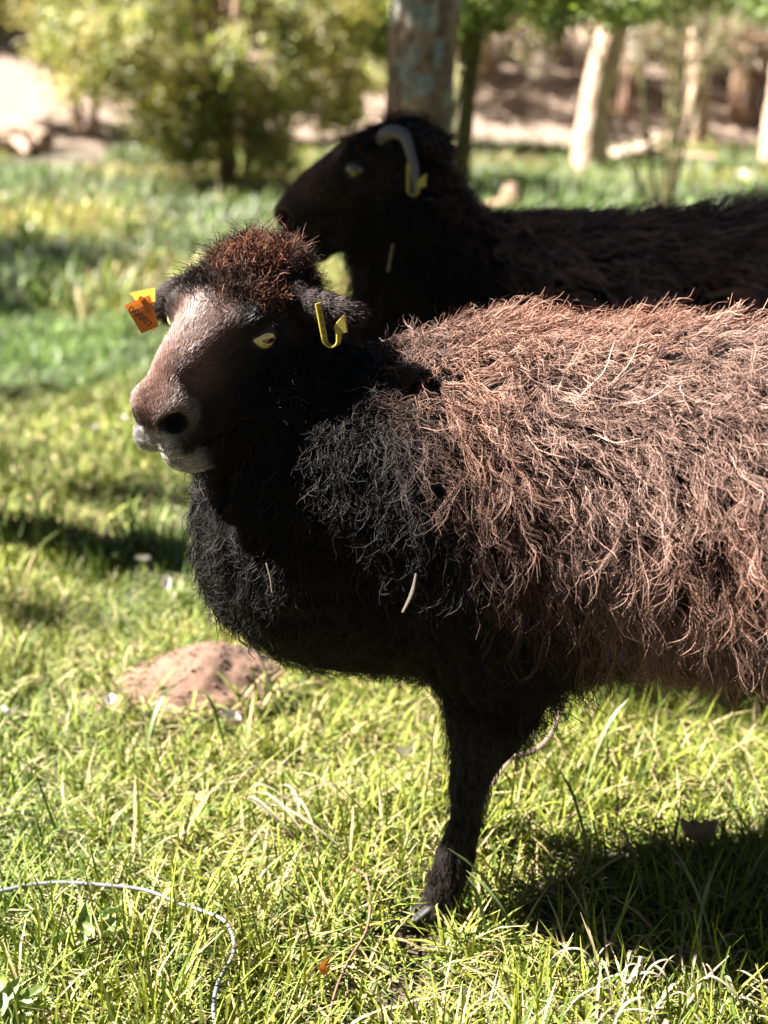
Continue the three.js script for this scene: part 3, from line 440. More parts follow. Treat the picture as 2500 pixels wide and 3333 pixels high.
  // coat colour: near-black hair, pale hairs about the lips and nostrils
  const mark = (q) => { const n = fbm(q[0] * 160 + 3, q[1] * 160, q[2] * 160, 3); const lip = smooth(0.122, 0.14, q[0] + 0.03 * (n - 0.45)) * smooth(-0.006, -0.018, q[1] + 0.012 * (n - 0.45)) * smooth(0.027, 0.014, Math.abs(q[2]) + 0.02 * (n - 0.45)), chin = smooth(0.118, 0.136, q[0] + 0.02 * (n - 0.45)) * smooth(-0.04, -0.05, q[1]) * smooth(0.024, 0.012, Math.abs(q[2]) + 0.02 * (n - 0.45)); const rim = smooth(0.024, 0.016, vlen(q[0] - 0.148, (q[1] + 0.004) * 1.2, Math.abs(q[2]) - 0.0225)) * 0.2; return clamp(Math.max(lip, chin * 0.9, rim) * (0.35 + 1.3 * n), 0, 1) * (o.pale ?? 1); };
  for (const g of [g1, g2]) { const P = g.attributes.position, c = new Float32Array(P.count * 3); for (let i = 0; i < P.count; i++) { const q = g === g2 ? toHead([P.getX(i), P.getY(i), P.getZ(i)]) : null, hole = q && q[0] > 0.13 ? smooth(0.0145, 0.012, vlen(q[0] - 0.152, (q[1] + 0.007) * 1.3, Math.abs(q[2]) - 0.0205)) : 0, slit = q && q[0] > 0.1 && Math.abs(q[1] + 0.0505 + 0.1 * (q[0] - 0.14)) < 0.0055, m = q && !slit ? mark(q) * (1 - hole) : 0, br = q && q[0] > 0.04 ? smooth(0.036, 0.018, Math.abs(q[2])) * smooth(-0.02, 0.004, q[1]) * (1 - hole) : 0; c[i * 3] = lerp(lerp(0.007, 0.09, br), 0.2, m); c[i * 3 + 1] = lerp(lerp(0.006, 0.05, br), 0.185, m); c[i * 3 + 2] = lerp(lerp(0.0055, 0.042, br), 0.175, m); } g.setAttribute('color', new THREE.BufferAttribute(c, 3)); }
  part('body', mergeGeometries([g1, g2]), skinMat, root);

  // ---- fleece and hair
  const rng = RNG(o.seed), P = V(0, 0, 0), N = V(0, 0, 0), dirv = V(0, 0, 0), bins = {};
  const geos = { h: HAIRS, l: o.thin ? THIN : LOCKS, c: CURLS, s: STRAYS, f: FUZZ }, add = (kind, geo, m, c) => (bins[kind] ||= new Bulk()).add(geos[geo[0]][+geo[1]], m, c);
  const hue = (p) => fbm(p.x * 9 + o.seed, p.y * 9, p.z * 9, 3);
  const draw1 = sampler(g1, rng), n1 = Math.round(draw1.area * o.density);
  for (let i = 0; i < n1; i++) {
    draw1(P, N); const r1 = rng(), r2 = rng(), r3 = rng(), r4 = rng(), r5 = rng();
    const q = toHead([P.x, P.y, P.z]); if (headSdf([P.x, P.y, P.z]) < 0.004) continue;
    if ((N.z < -0.35 || P.x > 0.34 || (N.y < -0.5 && P.x > 0)) && r1 > 0.16) continue;
    const leg = P.y < 0.215 && legSdf([P.x, P.y, P.z]) < 0.012;
    if (leg) {
      for (let k = 0; k < (P.x < 0.2 ? 9 : 2); k++) { const j = V(P.x + (rng() - 0.5) * 0.008, P.y + (rng() - 0.5) * 0.03, P.z + (rng() - 0.5) * 0.008); dirv.set(0, -1, 0).addScaledVector(N, 0.15 + 0.2 * rng()); const kk = 0.7 + 0.7 * rng(); add('short_hair', 'h' + Math.floor(rng() * 3), basis(j, dirv, N, 0.006 + 0.003 * rng(), 0.007), C(0.024 * kk, 0.018 * kk, 0.015 * kk)); }
      continue;
    }
    const flow = smooth(0.36, 0.5, P.y), front = smooth(0.04, -0.08, P.x), low = smooth(0.42, 0.3, P.y);
    dirv.set(0.28 + 0.5 * flow * (1 - front), -1 + 0.5 * flow, 0).add(V((r2 - 0.5) * 0.9, (r3 - 0.5) * 0.7, (r4 - 0.5) * 0.9)); if (front > 0.5) dirv.x -= 0.35 * front;
    const sw = (k) => fbm(P.x * 20 + k, P.y * 20 + 3 * k, P.z * 20, 2) - 0.37; dirv.x += 2.2 * sw(1); dirv.y += 1.6 * sw(7) * flow; dirv.z += 1.2 * sw(13);
    dirv.addScaledVector(N, -dirv.dot(N)).normalize();
    { // neighbouring fibres gather into staples
      const cs = 0.026, cx = Math.floor(P.x / cs), cy = Math.floor(P.y / cs), cz = Math.floor(P.z / cs), ctr = V((cx + 0.3 + 0.4 * hash3(cx, cy, cz)) * cs, (cy + 0.3 + 0.4 * hash3(cx + 9, cy, cz)) * cs, (cz + 0.3 + 0.4 * hash3(cx, cy + 9, cz)) * cs).sub(P); dirv.addScaledVector(ctr, 30);
      dirv.addScaledVector(N, -dirv.dot(N)).normalize();
    }
    dirv.addScaledVector(N, 0.15 + 0.35 * r5 * r5 + 0.25 * Math.max(0, sw(21)) * 4 * 0.3);
    const h = hue(P), kk = 0.55 + 0.9 * rng(), wide = rng();
    const brown = smooth(-0.05, 0.09, P.x + 0.7 * (P.y - 0.44) + 0.1 * (h - 0.45)), red = smooth(0.42, 0.58, h);  // browner back is coat; its slanted edge paints shade onto shoulder and lower flank
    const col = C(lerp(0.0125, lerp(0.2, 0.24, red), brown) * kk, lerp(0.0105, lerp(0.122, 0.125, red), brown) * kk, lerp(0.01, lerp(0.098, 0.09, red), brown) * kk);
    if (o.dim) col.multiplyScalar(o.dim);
    const L = lerp(lerp(0.055, 0.072, low), 0.034, front) * (0.7 + 0.6 * r1) * (P.y < 0.28 ? 0.6 : 1);
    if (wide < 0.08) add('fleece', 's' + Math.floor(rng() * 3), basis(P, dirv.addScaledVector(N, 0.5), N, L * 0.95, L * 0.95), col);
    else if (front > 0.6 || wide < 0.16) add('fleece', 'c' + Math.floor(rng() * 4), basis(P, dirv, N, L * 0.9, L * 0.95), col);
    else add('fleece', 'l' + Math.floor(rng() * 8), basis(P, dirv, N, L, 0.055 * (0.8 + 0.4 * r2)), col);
  }
  const draw2 = sampler(g2, rng), n2 = Math.round(draw2.area * o.faceDensity);
  for (let i = 0; i < n2; i++) {
    draw2(P, N); const p = [P.x, P.y, P.z], q = toHead(p), es = earSdf(p), r1 = rng(), r2 = rng(), r3 = rng();
    if (q[0] < -0.075) continue;
    const knot = es > 0.006 && q[1] > 0.018 && q[0] < 0.042 + 0.5 * (q[1] - 0.03) && q[0] > -0.075;
    const back = es > 0.004 && q[0] < -0.02 && !knot;
    if (knot || back) {
      if (r1 > o.knotShare) continue;
      const h = fbm(P.x * 26 + 2, P.y * 26, P.z * 26, 3), kk = 0.5 + 0.9 * rng(), red = smooth(0.44, 0.6, h);
      dirv.copy(N).addScaledVector(dirHead([-0.1, 0.55, 0]), knot ? 1 : 0).add(V(r2 - 0.5, r3 - 0.5, rng() - 0.5).multiplyScalar(0.9));
      const L = (knot ? 0.017 : 0.014) * (0.6 + 0.8 * rng()) * (0.6 + 0.9 * h);
      add('fleece', 'f' + Math.floor(rng() * 4), basis(P, dirv, N, L, L), C(lerp(0.028, 0.13, red) * kk, lerp(0.02, 0.055, red) * kk, lerp(0.018, 0.034, red) * kk));
      continue;
    }
    if (q[0] > 0.13 && vlen(q[0] - 0.153, (q[1] + 0.008) * 1.15, Math.abs(q[2]) - 0.0205) < 0.0158) continue;
    if (q[0] > 0.148 && Math.abs(q[2]) < 0.0016 && q[1] < -0.014) continue;
    if (vlen(q[0] - 0.047, q[1] - 0.0105, Math.abs(q[2]) - 0.0475) < 0.0135) continue;
    if (q[0] > 0.1 && Math.abs(q[1] + 0.0505 + 0.1 * (q[0] - 0.14)) < 0.0056) continue;
    const onEar = es < 0.004, m = mark(q); let L, c; const kk = 0.6 + 0.8 * rng();
    const bridge = smooth(0.036, 0.018, Math.abs(q[2])) * smooth(-0.02, 0.004, q[1]);
    if (onEar) { const e = ears[0]; dirv.copy(q[2] > 0 ? ears[0].d : ears[1].d).multiplyScalar(0.9).addScaledVector(N, 0.45); L = 0.008 + 0.004 * r1; c = C(0.08 * kk, 0.062 * kk, 0.06 * kk); }
    else {
      dirv.copy(dirHead([-1, 0.1, 0])).addScaledVector(dirHead([0, 0, 1]), 0.5 * Math.sign(q[2]) * smooth(0, 0.02, Math.abs(q[2]))); dirv.add(V(r2 - 0.5, r3 - 0.5, rng() - 0.5).multiplyScalar(0.5)); dirv.addScaledVector(N, -dirv.dot(N)).normalize().addScaledVector(N, 0.17);
      L = lerp(0.0105, 0.0045, smooth(0.03, 0.14, q[0])) * (0.8 + 0.5 * r1);
      const br = bridge * (0.5 + 0.9 * fbm(q[0] * 60, q[1] * 60, q[2] * 60, 2));
      c = C(lerp(lerp(0.012, 0.2, br), 0.5, m) * kk, lerp(lerp(0.0095, 0.108, br), 0.47, m) * kk, lerp(lerp(0.0085, 0.085, br), 0.45, m) * kk);
    }
    add('short_hair', 'h' + Math.floor(rng() * 3), basis(P, dirv, N, L, 0.008), c);
  }
  for (const kind of ['fleece', 'short_hair']) part(kind, bins[kind].build(), kind === 'fleece' ? woolMat : hairMat, root).userData.kind = 'stuff';

  // ---- eyes
  for (const s of [1, -1]) {
    const c = fromHead([0.044, 0.0105, 0.0415 * s]), ax = dirHead([0.42, 0.05, 0.9 * s]).normalize(), ho = dirHead([1, 0.4, 0]); ho.addScaledVector(ax, -ho.dot(ax)).normalize(); const ve = V(0, 0, 0).crossVectors(ax, ho); if (ve.y < 0) ve.negate();
    const mk = (fn, cols, N1 = 44) => { const pos = [], col = [], idx = []; for (let i = 0; i <= N1; i++) for (let j = 0; j <= N1 * 2; j++) { const t = i / N1 * 1.9, a = j / N1 * Math.PI, x = Math.sin(t) * Math.cos(a), y = Math.sin(t) * Math.sin(a), z = Math.cos(t), r = fn(x, y, z) * hs, p = V(0, 0, 0).addScaledVector(ho, x * r).addScaledVector(ve, y * r).addScaledVector(ax, z * r); pos.push(p.x, p.y, p.z); if (cols) col.push(...cols(x, y, z)); } for (let i = 0; i < N1; i++) for (let j = 0; j < N1 * 2; j++) { const q = i * (N1 * 2 + 1) + j; idx.push(q, q + N1 * 2 + 1, q + 1, q + 1, q + N1 * 2 + 1, q + N1 * 2 + 2); } const g = new THREE.BufferGeometry(); g.setAttribute('position', new THREE.Float32BufferAttribute(pos, 3)); if (cols) g.setAttribute('color', new THREE.Float32BufferAttribute(col, 3)); g.setIndex(idx); g.computeVertexNormals(); return g; };
    const eye = part('eye', mk((x, y, z) => 0.0128 + 0.0009 * smooth(0.7, 1, z), (x, y, z) => { const pup = vlen((x + 0.08) / 0.5, y / 0.17) < 1 && z > 0, rim = vlen(x, y) > 0.85, n = fbm(Math.atan2(y, x) * 6 + 9, vlen(x, y) * 6, 2, 3); return pup ? [0.02, 0.018, 0.015] : rim ? [0.25, 0.2, 0.12] : [0.5, 0.4, 0.14].map((c) => c * (0.6 + 0.8 * n) * (o.iris ?? 1)); }), phys(1, 1, 1, 0.25, { vertexColors: true, clearcoat: 1, clearcoatRoughness: 0.05 }), root);
    eye.position.copy(c);
    part('eyelid', mk((x, y, z) => { const e = Math.abs(y + 0.05) / (0.5 * (1 - Math.pow(Math.abs(x) / 0.88, 2.0)) + 1e-3), open = z > 0 && Math.abs(x) < 0.88 && e > 0 ? smooth(1.12, 0.96, e) : 0; return lerp(0.0138, 0.0112, open); }), lidMat, eye);
  }
  o.extra?.(root, { fromHead, dirHead, toHead, ears, part });
  // ---- hooves: two claws per foot
  for (const g of legs) {
    const e = g[g.length - 1], hoof = new THREE.Group(); hoof.name = 'hoof'; hoof.position.set(e[0], 0, e[2]); root.add(hoof);
    for (const s of [-1, 1]) {
      const shape = new THREE.Shape(); shape.moveTo(0.012, 0); shape.lineTo(0.012, 0.014); shape.quadraticCurveTo(0.0, 0.022, -0.007, 0.021); shape.quadraticCurveTo(-0.019, 0.012, -0.028, 0.001); shape.quadraticCurveTo(-0.01, -0.001, 0.012, 0);
      const eg = new THREE.ExtrudeGeometry(shape, { depth: 0.005, bevelEnabled: true, bevelThickness: 0.004, bevelSize: 0.003, bevelSegments: 4, curveSegments: 8 }); eg.translate(0, 0.004, s > 0 ? 0.0037 : -0.0107); eg.rotateY(s * 0.09); part('claw', eg, hoofMat, hoof);
    }
  }
  return root;
}
function tagTexture(bg, ink, lines, w, h) { const c = document.createElement('canvas'); c.width = w; c.height = h; const x = c.getContext('2d'); x.fillStyle = bg; x.fillRect(0, 0, w, h); x.fillStyle = ink; x.textAlign = 'center'; x.textBaseline = 'middle'; for (const [t, px, py, s, r] of lines) { x.save(); x.translate(px, py); x.rotate(r || 0); x.font = `bold ${s}px sans-serif`; x.fillText(t, 0, 0); x.restore(); } const t = new THREE.CanvasTexture(c); t.colorSpace = THREE.SRGBColorSpace; return t; }
// bent strip of plastic: centre line points (in a plane), width axis, thickness; u along the width, v along the length
function strip(pts, wAxis, widths, thick) {
  const n = pts.length, pos = [], uv = [], idx = []; const len = [0]; for (let i = 1; i < n; i++) len.push(len[i - 1] + pts[i].distanceTo(pts[i - 1]));
  for (const side of [1, -1]) for (let i = 0; i < n; i++) { const T = pts[Math.min(n - 1, i + 1)].clone().sub(pts[Math.max(0, i - 1)]).normalize(), Nn = V(0, 0, 0).crossVectors(T, wAxis).normalize(); for (const w of [-0.5, 0.5]) { const p = pts[i].clone().addScaledVector(wAxis, w * widths[i]).addScaledVector(Nn, side * thick / 2); pos.push(p.x, p.y, p.z); uv.push(w + 0.5, 1 - len[i] / len[n - 1]); } }
  const S = n * 2; for (let i = 0; i < n - 1; i++) { const a = i * 2; idx.push(a, a + 1, a + 2, a + 1, a + 3, a + 2, S + a, S + a + 2, S + a + 1, S + a + 1, S + a + 2, S + a + 3, a, a + 2, S + a, a + 2, S + a + 2, S + a, a + 1, S + a + 1, a + 3, a + 3, S + a + 1, S + a + 3); }
  const e = (n - 1) * 2; idx.push(0, S, 1, 1, S, S + 1, e, e + 1, S + e, e + 1, S + e + 1, S + e);
  let g = new THREE.BufferGeometry(); g.setAttribute('position', new THREE.Float32BufferAttribute(pos, 3)); g.setAttribute('uv', new THREE.Float32BufferAttribute(uv, 2)); g.setIndex(idx); g = g.toNonIndexed(); g.computeVertexNormals(); return g;
}
const yellowTag = (withText) => phys(1, 1, 1, 0.45, { map: tagTexture('#a89a3c', '#3c3a12', withText ? [['0', 32, 70, 44], ['0', 32, 124, 44], ['0', 32, 178, 44], ['0', 32, 232, 44], ['7', 32, 286, 44]] : [], 64, 512), transmission: 0.25, thickness: 0 });
const orangeTag = (withText) => phys(1, 1, 1, 0.4, { map: tagTexture('#d07000', '#4a3a06', withText ? [['00007', 92, 132, 88, 0.95], ['1534', 178, 92, 46, 0.95]] : [], 256, 256), transmission: 0.1, thickness: 0, side: THREE.DoubleSide });
function loopTag(root, at, tilt, w, s) {          // yellow loop tag hanging from the ear
  const g = new THREE.Group(); g.name = 'ear_tag'; root.add(g); g.position.copy(at); g.rotation.set(...tilt); g.scale.setScalar(s);
  const pts = []; for (const y of [0, -0.006, -0.012, -0.018, -0.023]) pts.push(V(0.0006 * (y / -0.006), y, 0)); for (let k = 0; k <= 10; k++) { const a = Math.PI + k / 10 * Math.PI; pts.push(V(0.0025 + 0.0055 + 0.0055 * Math.cos(a), -0.0255 + 0.0055 * Math.sin(a), 0)); } pts.push(V(0.0137, -0.022, 0));
  part('printed_strap', strip(pts, V(-0.35, 0, 0.94), pts.map((p, i) => (i < 6 ? 0.0052 : 0.0046)), 0.0012), yellowTag(true), g).userData.label = 'yellow strap printed 00007';
  const sh = new THREE.Shape(); sh.moveTo(-0.002, 0); sh.lineTo(0.0065, 0.0015); sh.lineTo(0.0062, 0.0145); sh.lineTo(0.0005, 0.009); sh.lineTo(-0.0022, 0.006); sh.closePath();
  const eg = new THREE.ExtrudeGeometry(sh, { depth: 0.0016, bevelEnabled: true, bevelSize: 0.0003, bevelThickness: 0.0003, bevelSegments: 1 }); eg.translate(0.0137, -0.022, -0.0008); part('tag_flap', eg, phys(0.4, 0.33, 0.05, 0.45, { transmission: 0.25, thickness: 0 }), g);
  return g;
}
const sheep1 = makeSheep({
  label: 'dark brown sheep with orange and yellow ear tags, face lit by the sun', pos: [0.06, 0, -1.17], seed: 901, density: 16000, faceDensity: 480000, cell: 0.0022, knotShare: 0.085,
  head: { at: [-0.17, 0.542, 0.0], f: [-0.49, -0.48, 0.73], roll: -0.12, scale: 0.94 },
  neck: [[0.02, 0.38, 0, 0.12], [-0.1, 0.385, 0, 0.108], [-0.15, 0.45, 0.0, 0.078], [-0.165, 0.52, -0.015, 0.045]],
  ears: [{ base: [-0.008, 0.014, 0.038], dir: [0.78, -0.12, 0.6], open: [0.1, -0.8, 0.5], len: 0.07, w: 0.0098 }, { base: [-0.008, 0.014, -0.038], dir: [-0.86, -0.42, -0.3], open: [-0.2, 0.2, 0.9], len: 0.06, w: 0.013 }],
  legs: [
    [[0.05, 0.27, 0.05, 0.066], [0.03, 0.2, 0.06, 0.036], [0.013, 0.14, 0.065, 0.0155], [0.01, 0.095, 0.065, 0.0122], [0.002, 0.066, 0.065, 0.0155], [-0.009, 0.03, 0.065, 0.0165]],
    [[0.05, 0.27, -0.05, 0.066], [0.03, 0.2, -0.06, 0.036], [0.026, 0.14, -0.062, 0.0155], [0.027, 0.095, -0.062, 0.0112], [0.024, 0.066, -0.062, 0.0135], [0.017, 0.032, -0.062, 0.0135]],
    [[0.54, 0.33, 0.24, 0.1], [0.525, 0.24, 0.26, 0.055], [0.58, 0.15, 0.26, 0.022], [0.56, 0.07, 0.26, 0.016], [0.545, 0.032, 0.26, 0.016]],
    [[0.58, 0.33, 0.13, 0.1], [0.565, 0.24, 0.12, 0.055], [0.62, 0.15, 0.12, 0.022], [0.6, 0.07, 0.12, 0.016], [0.585, 0.032, 0.12, 0.016]]],
  extra(root, h) {
    loopTag(root, V(-0.112, 0.553, 0.062), [0.1, -0.35, 0.08], 0, 1.12);
    const g = new THREE.Group(); g.name = 'ear_tag'; root.add(g); g.position.set(-0.258, 0.545, -0.004);
    const leaf = () => { const pts = []; for (let k = 0; k <= 8; k++) { const t = k / 8; pts.push(V(0.0, 0.012 - 0.026 * t, 0.002 * Math.sin(t * 3))); } return strip(pts, V(1, 0, 0.15).normalize(), pts.map((p, i) => 0.0225 - 0.0009 * i), 0.0013); };
    const a = part('printed_plate', leaf(), orangeTag(true), g); a.userData.label = 'orange plate printed 00007'; a.position.set(-0.001, -0.008, 0.012); a.rotation.set(-0.2, 0.25, 0.4);
    const b = part('back_plate', leaf(), orangeTag(false), g); b.position.set(-0.003, 0.003, -0.01); b.rotation.set(-1.15, 0.1, 0.3); b.scale.set(0.95, 0.8, 1);
    part('rivet', new THREE.CylinderGeometry(0.0022, 0.0022, 0.02, 12).rotateX(1.3), orangeTag(false), g).position.set(-0.002, 0.002, 0.003);
  },
});
const sheep2 = makeSheep({
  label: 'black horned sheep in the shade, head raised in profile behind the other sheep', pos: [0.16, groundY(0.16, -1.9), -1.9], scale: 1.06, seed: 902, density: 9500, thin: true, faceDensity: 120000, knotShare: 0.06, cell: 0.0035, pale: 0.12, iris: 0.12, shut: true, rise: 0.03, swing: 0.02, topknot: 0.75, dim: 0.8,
  head: { at: [-0.143, 0.6, 0.0], f: [-0.9, -0.42, 0.05], scale: 1.0 },
  neck: [[0.03, 0.38, 0, 0.13], [-0.075, 0.425, 0, 0.115], [-0.11, 0.5, 0, 0.088], [-0.12, 0.58, 0, 0.055]],
  ears: [{ base: [-0.03, 0.018, 0.042], dir: [0.75, -0.25, 0.55], open: [0.0, -0.4, 0.9], len: 0.065, w: 0.013 }, { base: [-0.03, 0.018, -0.042], dir: [0.6, -0.1, -0.7], open: [-0.2, 0.2, -0.9], len: 0.065, w: 0.013 }],
  legs: [-0.065, 0.065].flatMap((z) => [[[0.05, 0.27, z * 0.8, 0.07], [0.028, 0.2, z * 0.9, 0.042], [0.01, 0.14, z, 0.019], [0.006, 0.095, z, 0.0135], [0, 0.064, z, 0.0165], [-0.01, 0.032, z, 0.0165]], [[0.56, 0.33, z * 0.9, 0.1], [0.545, 0.24, z, 0.055], [0.6, 0.15, z, 0.022], [0.58, 0.07, z, 0.016], [0.565, 0.032, z, 0.016]]]),
  extra(root, h) {
    for (const s of [1, -1]) part('horn', tube([[-0.158, 0.612, 0.03 * s], [-0.147, 0.632, 0.05 * s], [-0.128, 0.63, 0.063 * s], [-0.118, 0.605, 0.068 * s], [-0.113, 0.578, 0.069 * s], [-0.114, 0.555, 0.068 * s]], [0.0085, 0.0085, 0.0075, 0.006, 0.0046, 0.0026], 12, 6, 0.06, 3), hornMat, root);
    loopTag(root, V(-0.122, 0.598, 0.085), [0.05, -0.3, -0.1], 0, 1.15);
  },
});

// ------------------------------------------------------------------ small things
const strawMat = phys(0.14, 0.11, 0.075, 0.7, {}), twigMat = std(0.2, 0.12, 0.075, 0.8);
const gy = (x, z, h) => [x, groundY(x, z) + h, z];
single('wire', tube([gy(-0.52, -1.05, 0.012), gy(-0.36, -1.1, 0.03), gy(-0.3, -1.112, 0.036), gy(-0.245, -1.106, 0.037), gy(-0.21, -1.1, 0.036), gy(-0.175, -1.08, 0.034), gy(-0.155, -1.067, 0.035), gy(-0.135, -1.05, 0.036), gy(-0.125, -1.025, 0.036), gy(-0.123, -1.0, 0.036), gy(-0.13, -0.975, 0.034), gy(-0.132, -0.945, 0.032), gy(-0.125, -0.9, 0.028), gy(-0.11, -0.8, 0.012)], [0.0018, 0.0018], 8, 6, 0.05, 2), phys(0.1, 0.105, 0.115, 0.5, {}), 'stiff grey wire bent across the foreground grass', 'wire');
single('dry_root', tube([gy(-0.03, -1.15, 0.03), gy(-0.017, -1.12, 0.04), gy(-0.012, -1.08, 0.042), gy(-0.015, -1.03, 0.042), gy(-0.03, -0.985, 0.04), gy(-0.04, -0.94, 0.036), gy(-0.046, -0.86, 0.012)], [0.0011, 0.0013, 0.0012, 0.0008], 7, 6, 0.2, 5), std(0.13, 0.065, 0.038, 0.8), 'thin curved reddish brown stem lying on the grass', 'stem');
{ // bent twig under the belly
  const t = thing('bent_twig', 'forked grey brown twig lying in the grass under the belly', 'twig', [0.14, 0, -1.36]);
  part('stick', tube([[-0.07, 0.03, 0.06], [-0.02, 0.055, 0.04], [0.02, 0.065, 0.03], [0.04, 0.085, 0.01], [0.05, 0.12, -0.03]], [0.003, 0.0035, 0.003, 0.0025, 0.0015], 7, 5, 0.25, 4), std(0.14, 0.1, 0.07, 0.85), t);
  part('fork', tube([[-0.005, 0.06, 0.035], [-0.03, 0.04, 0.06], [-0.05, 0.028, 0.09]], [0.002, 0.0018, 0.001], 6, 4, 0.2, 4), std(0.14, 0.1, 0.07, 0.85), t);
}
function blade(pts, w, up = V(0, 1, 0)) { const cur = new THREE.CatmullRomCurve3(pts.map((p) => V(...p))), n = 12, pos = [], idx = []; for (let i = 0; i <= n; i++) { const t = i / n, p = cur.getPoint(t), T = cur.getTangent(t), s = V(0, 0, 0).crossVectors(T, up).normalize(), nn = V(0, 0, 0).crossVectors(s, T), ww = w * Math.max(0.08, (0.5 + t) * (1 - Math.pow(t, 4)) * 0.8); for (const [q, h] of [[-1, 0.35], [0, 0], [1, 0.35]]) pos.push(p.x + s.x * q * ww + nn.x * h * ww, p.y + s.y * q * ww + nn.y * h * ww, p.z + s.z * q * ww + nn.z * h * ww); if (i < n) for (let q = 0; q < 2; q++) { const a = i * 3 + q; idx.push(a, a + 1, a + 3, a + 1, a + 4, a + 3); } } const g = new THREE.BufferGeometry(); g.setAttribute('position', new THREE.Float32BufferAttribute(pos, 3)); g.setIndex(idx); g.computeVertexNormals(); return g; }
const strawLeaf = phys(0.22, 0.18, 0.115, 0.75, { side: THREE.DoubleSide, transmission: 0.25, thickness: 0 });
function strawClump(x, z, list, label) { const t = thing('dry_grass_clump', label, 'dry grass', [x, groundY(x, z), z]); for (const [pts, w] of list) part('stalk', blade(pts, w), strawLeaf, t); return t; }
{ // bleached stalks, all lying roughly the same way, and a tangled heap
  const mk = (seed, n, rx, rz, ang, jit, l0, l1, w0, w1, h0) => { const rng = RNG(seed), list = []; for (let i = 0; i < n; i++) { const x = (rng() - 0.5) * rx, z = (rng() - 0.5) * rz, a = ang + (rng() - 0.5) * jit, L = lerp(l0, l1, rng()), h = h0 + rng() * 0.014, bend = (rng() - 0.5) * 0.9, lift = 0.004 + rng() * 0.012; const P = (t, y) => [x + Math.cos(a + bend * t) * L * t, h + y, z + Math.sin(a + bend * t) * L * t]; list.push([[P(0, -0.006), P(0.35, lift), P(0.7, lift * 0.6), P(1, -0.012)], lerp(w0, w1, rng())]); } return list; };
  strawClump(-0.12, -1.26, [...mk(70, 9, 0.05, 0.03, 1.0, 0.5, 0.05, 0.11, 0.0008, 0.0024, 0.045), ...mk(72, 6, 0.12, 0.08, -0.3, 0.6, 0.06, 0.12, 0.0005, 0.0009, 0.042)], 'bleached straw stalks flattened over the lawn in front of the molehill');
  strawClump(0.235, -0.94, mk(71, 46, 0.15, 0.13, 0.5, 6.3, 0.02, 0.06, 0.0006, 0.0022, 0.03), 'tangled heap of bleached straw blades beside the tall grass blades');
}
function tallBlade(x, z, dx, dz, h, w, label) { single('grass_blade', blade([[x, groundY(x, z) - 0.01, z], [x + dx * 0.25, h * 0.5, z + dz * 0.25], [x + dx * 0.65, h * 0.86, z + dz * 0.65], [x + dx, h, z + dz]], w), phys(0.13, 0.17, 0.05, 0.5, { side: THREE.DoubleSide, transmission: 0.3, thickness: 0 }), label, 'grass blade', 'tall grass blades'); }
for (const [x, z, dx, dz, h, w] of [[0.275, -1.0, -0.045, -0.05, 0.12, 0.0022], [0.255, -1.02, 0.02, -0.02, 0.095, 0.002], [0.12, -1.03, -0.05, -0.04, 0.075, 0.0028], [0.115, -1.06, -0.06, -0.03, 0.085, 0.0026], [0.09, -1.05, -0.02, -0.02, 0.07, 0.003], [0.19, -1.12, -0.03, -0.05, 0.12, 0.0022], [-0.12, -1.5, -0.05, -0.02, 0.13, 0.003], [-0.1, -1.45, -0.06, 0.01, 0.11, 0.0034], [-0.17, -1.4, -0.03, -0.03, 0.09, 0.003], [-0.26, -1.38, 0.02, -0.04, 0.085, 0.003], [0.2, -1.3, 0.05, -0.03, 0.12, 0.0026], [0.16, -1.4, 0.04, -0.05, 0.13, 0.0026]]) tallBlade(x, z, dx, dz, h, w, 'single tall green grass blade standing above the short lawn');
// dry leaves
function leafGeo(seed, L, W, curl) { const rng = RNG(seed), n = 10, m = 6, pos = [], idx = []; for (let i = 0; i <= n; i++) for (let j = -m; j <= m; j++) { const t = i / n, q = j / m, w = W * Math.sin(Math.PI * Math.pow(t, 0.8)) * (0.9 + 0.12 * Math.sin(t * 24)), x = (t - 0.5) * L, z = q * w; pos.push(x, curl * (q * q * w * 1.6 + (t - 0.5) ** 2 * L) + 0.004 * (fbm(t * 5 + seed, q * 2, 1, 2) - 0.4), z); } const R = 2 * m + 1; for (let i = 0; i < n; i++) for (let j = 0; j < R - 1; j++) { const a = i * R + j; idx.push(a, a + 1, a + R, a + 1, a + R + 1, a + R); } const g = new THREE.BufferGeometry(); g.setAttribute('position', new THREE.Float32BufferAttribute(pos, 3)); g.setIndex(idx); g.computeVertexNormals(); return g; }
const leafDry = (r, g, b) => phys(r, g, b, 0.75, { side: THREE.DoubleSide, transmission: 0.2, thickness: 0 });
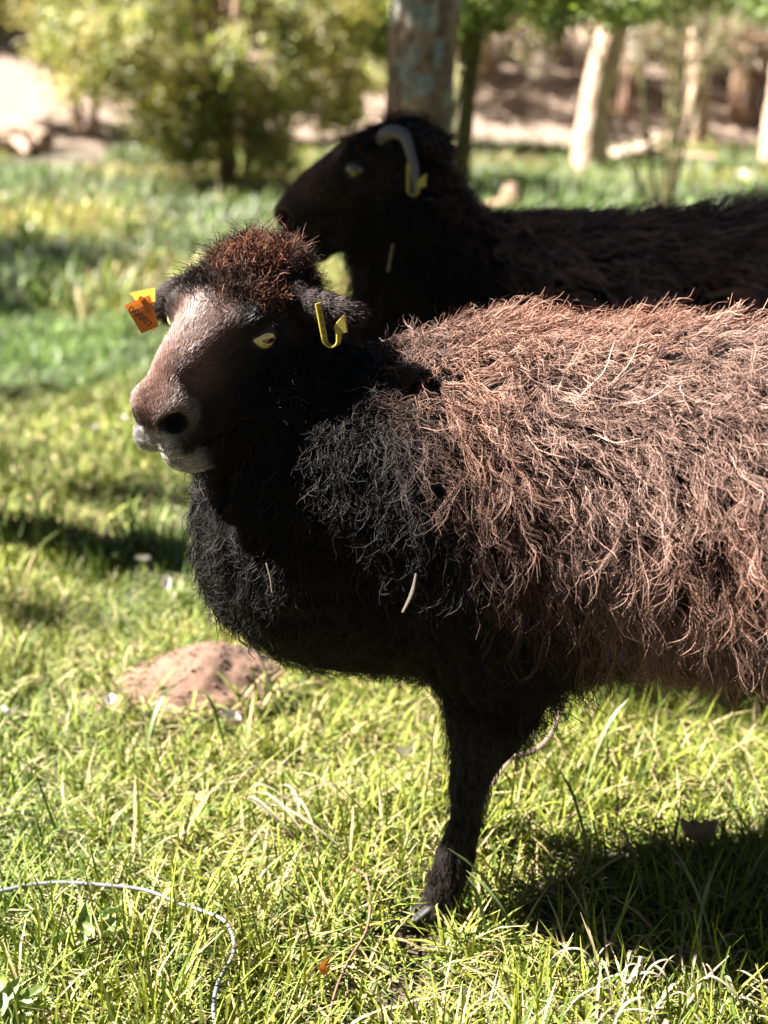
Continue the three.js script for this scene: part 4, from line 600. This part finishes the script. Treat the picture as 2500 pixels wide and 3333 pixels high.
{
  const big = single('dead_leaf', leafGeo(5, 0.055, 0.016, 0.9), leafDry(0.2, 0.13, 0.09), 'large curled brown dead leaf in the shadow beside the leg', 'dead leaf'); big.position.set(0.3, groundY(0.3, -1.18) + 0.042, -1.18); big.rotation.set(-0.5, 0.7, 0.25);
  const pale = leafDry(0.4, 0.36, 0.33), rng = RNG(19);
  [[-0.33, -2.45, 0.05], [-0.62, -2.9, 0.05], [-0.57, -3.0, 0.05], [-0.62, -2.2, 0.04], [-0.36, -2.0, 0.05], [-0.31, -1.9, 0.05], [-0.15, -1.62, 0.085], [-0.26, -1.9, 0.05], [-0.31, -1.47, 0.055], [-0.17, -1.42, 0.055], [0.02, -1.35, 0.05], [-0.42, -1.45, 0.05]].forEach(([x, z, h], i) => { const m = single('pale_leaf', leafGeo(30 + i, 0.024 + 0.012 * rng(), 0.007 + 0.004 * rng(), 0.7), pale, 'small pale dry leaf lying on the grass', 'dead leaf', 'pale dry leaves scattered on the grass'); m.position.set(x, groundY(x, z) + h, z); m.rotation.set(rng() - 0.5, rng() * 6, rng() - 0.5); });
  const or = single('bud_scale', leafGeo(9, 0.016, 0.0055, 1.1), leafDry(0.42, 0.17, 0.03), 'small orange brown leaf scale beside the curved stem', 'leaf scale'); or.position.set(-0.045, groundY(-0.045, -0.985) + 0.04, -0.985); or.rotation.set(0.7, 1.1, 0.6);
}
{ // broad-leaved weeds
  const wm = phys(0.12, 0.17, 0.03, 0.55, { side: THREE.DoubleSide, transmission: 0.25, thickness: 0 });
  [[-0.25, -1.03, 'broad leaved weed rosette growing beside the bent wire'], [-0.29, -0.93, 'leafy weed seedling in the corner below the bent wire']].forEach(([x, z, lab], k) => { const w = thing('weed', lab, 'weed', [x, groundY(x, z), z]), rng = RNG(90 + k); for (let i = 0; i < 9; i++) { const m = part('leaf', leafGeo(60 + i + k * 20, 0.018 + 0.01 * rng(), 0.0065, 0.5), wm, w), a = rng() * 6.28, r = 0.008 + 0.02 * rng(); m.position.set(Math.cos(a) * r, 0.034 + 0.014 * rng(), Math.sin(a) * r); m.rotation.set(rng() - 0.5, -a, rng() * 0.6 - 0.2); } part('stem', tube([[0, -0.005, 0], [0.003, 0.02, 0], [0, 0.036, 0.002]], [0.0014, 0.0009], 6, 4, 0, 1), wm, w); });
}
// bits of straw caught in the fleeces
single('straw', tube([[-0.092, 0.358, -1.047], [-0.089, 0.346, -1.046], [-0.088, 0.334, -1.047]], [0.0008, 0.0007], 6, 4, 0.1, 1), strawMat, 'short straw caught in the throat wool of the near sheep', 'straw');
single('bark_chip', tube([[0.024, 0.366, -0.998], [0.021, 0.352, -0.994], [0.014, 0.338, -0.99]], [0.0008, 0.0017, 0.001], 7, 5, 0.4, 2), std(0.06, 0.043, 0.03, 0.8), 'narrow bark chip caught in the shoulder wool of the near sheep', 'bark chip');
single('straw', tube([[0.011, 0.541, -1.742], [0.008, 0.525, -1.738], [0.005, 0.508, -1.736]], [0.0016, 0.0014], 6, 4, 0.1, 1), strawMat, 'straight straw stuck on the neck of the far black sheep', 'straw');

renderer.render(scene, camera);
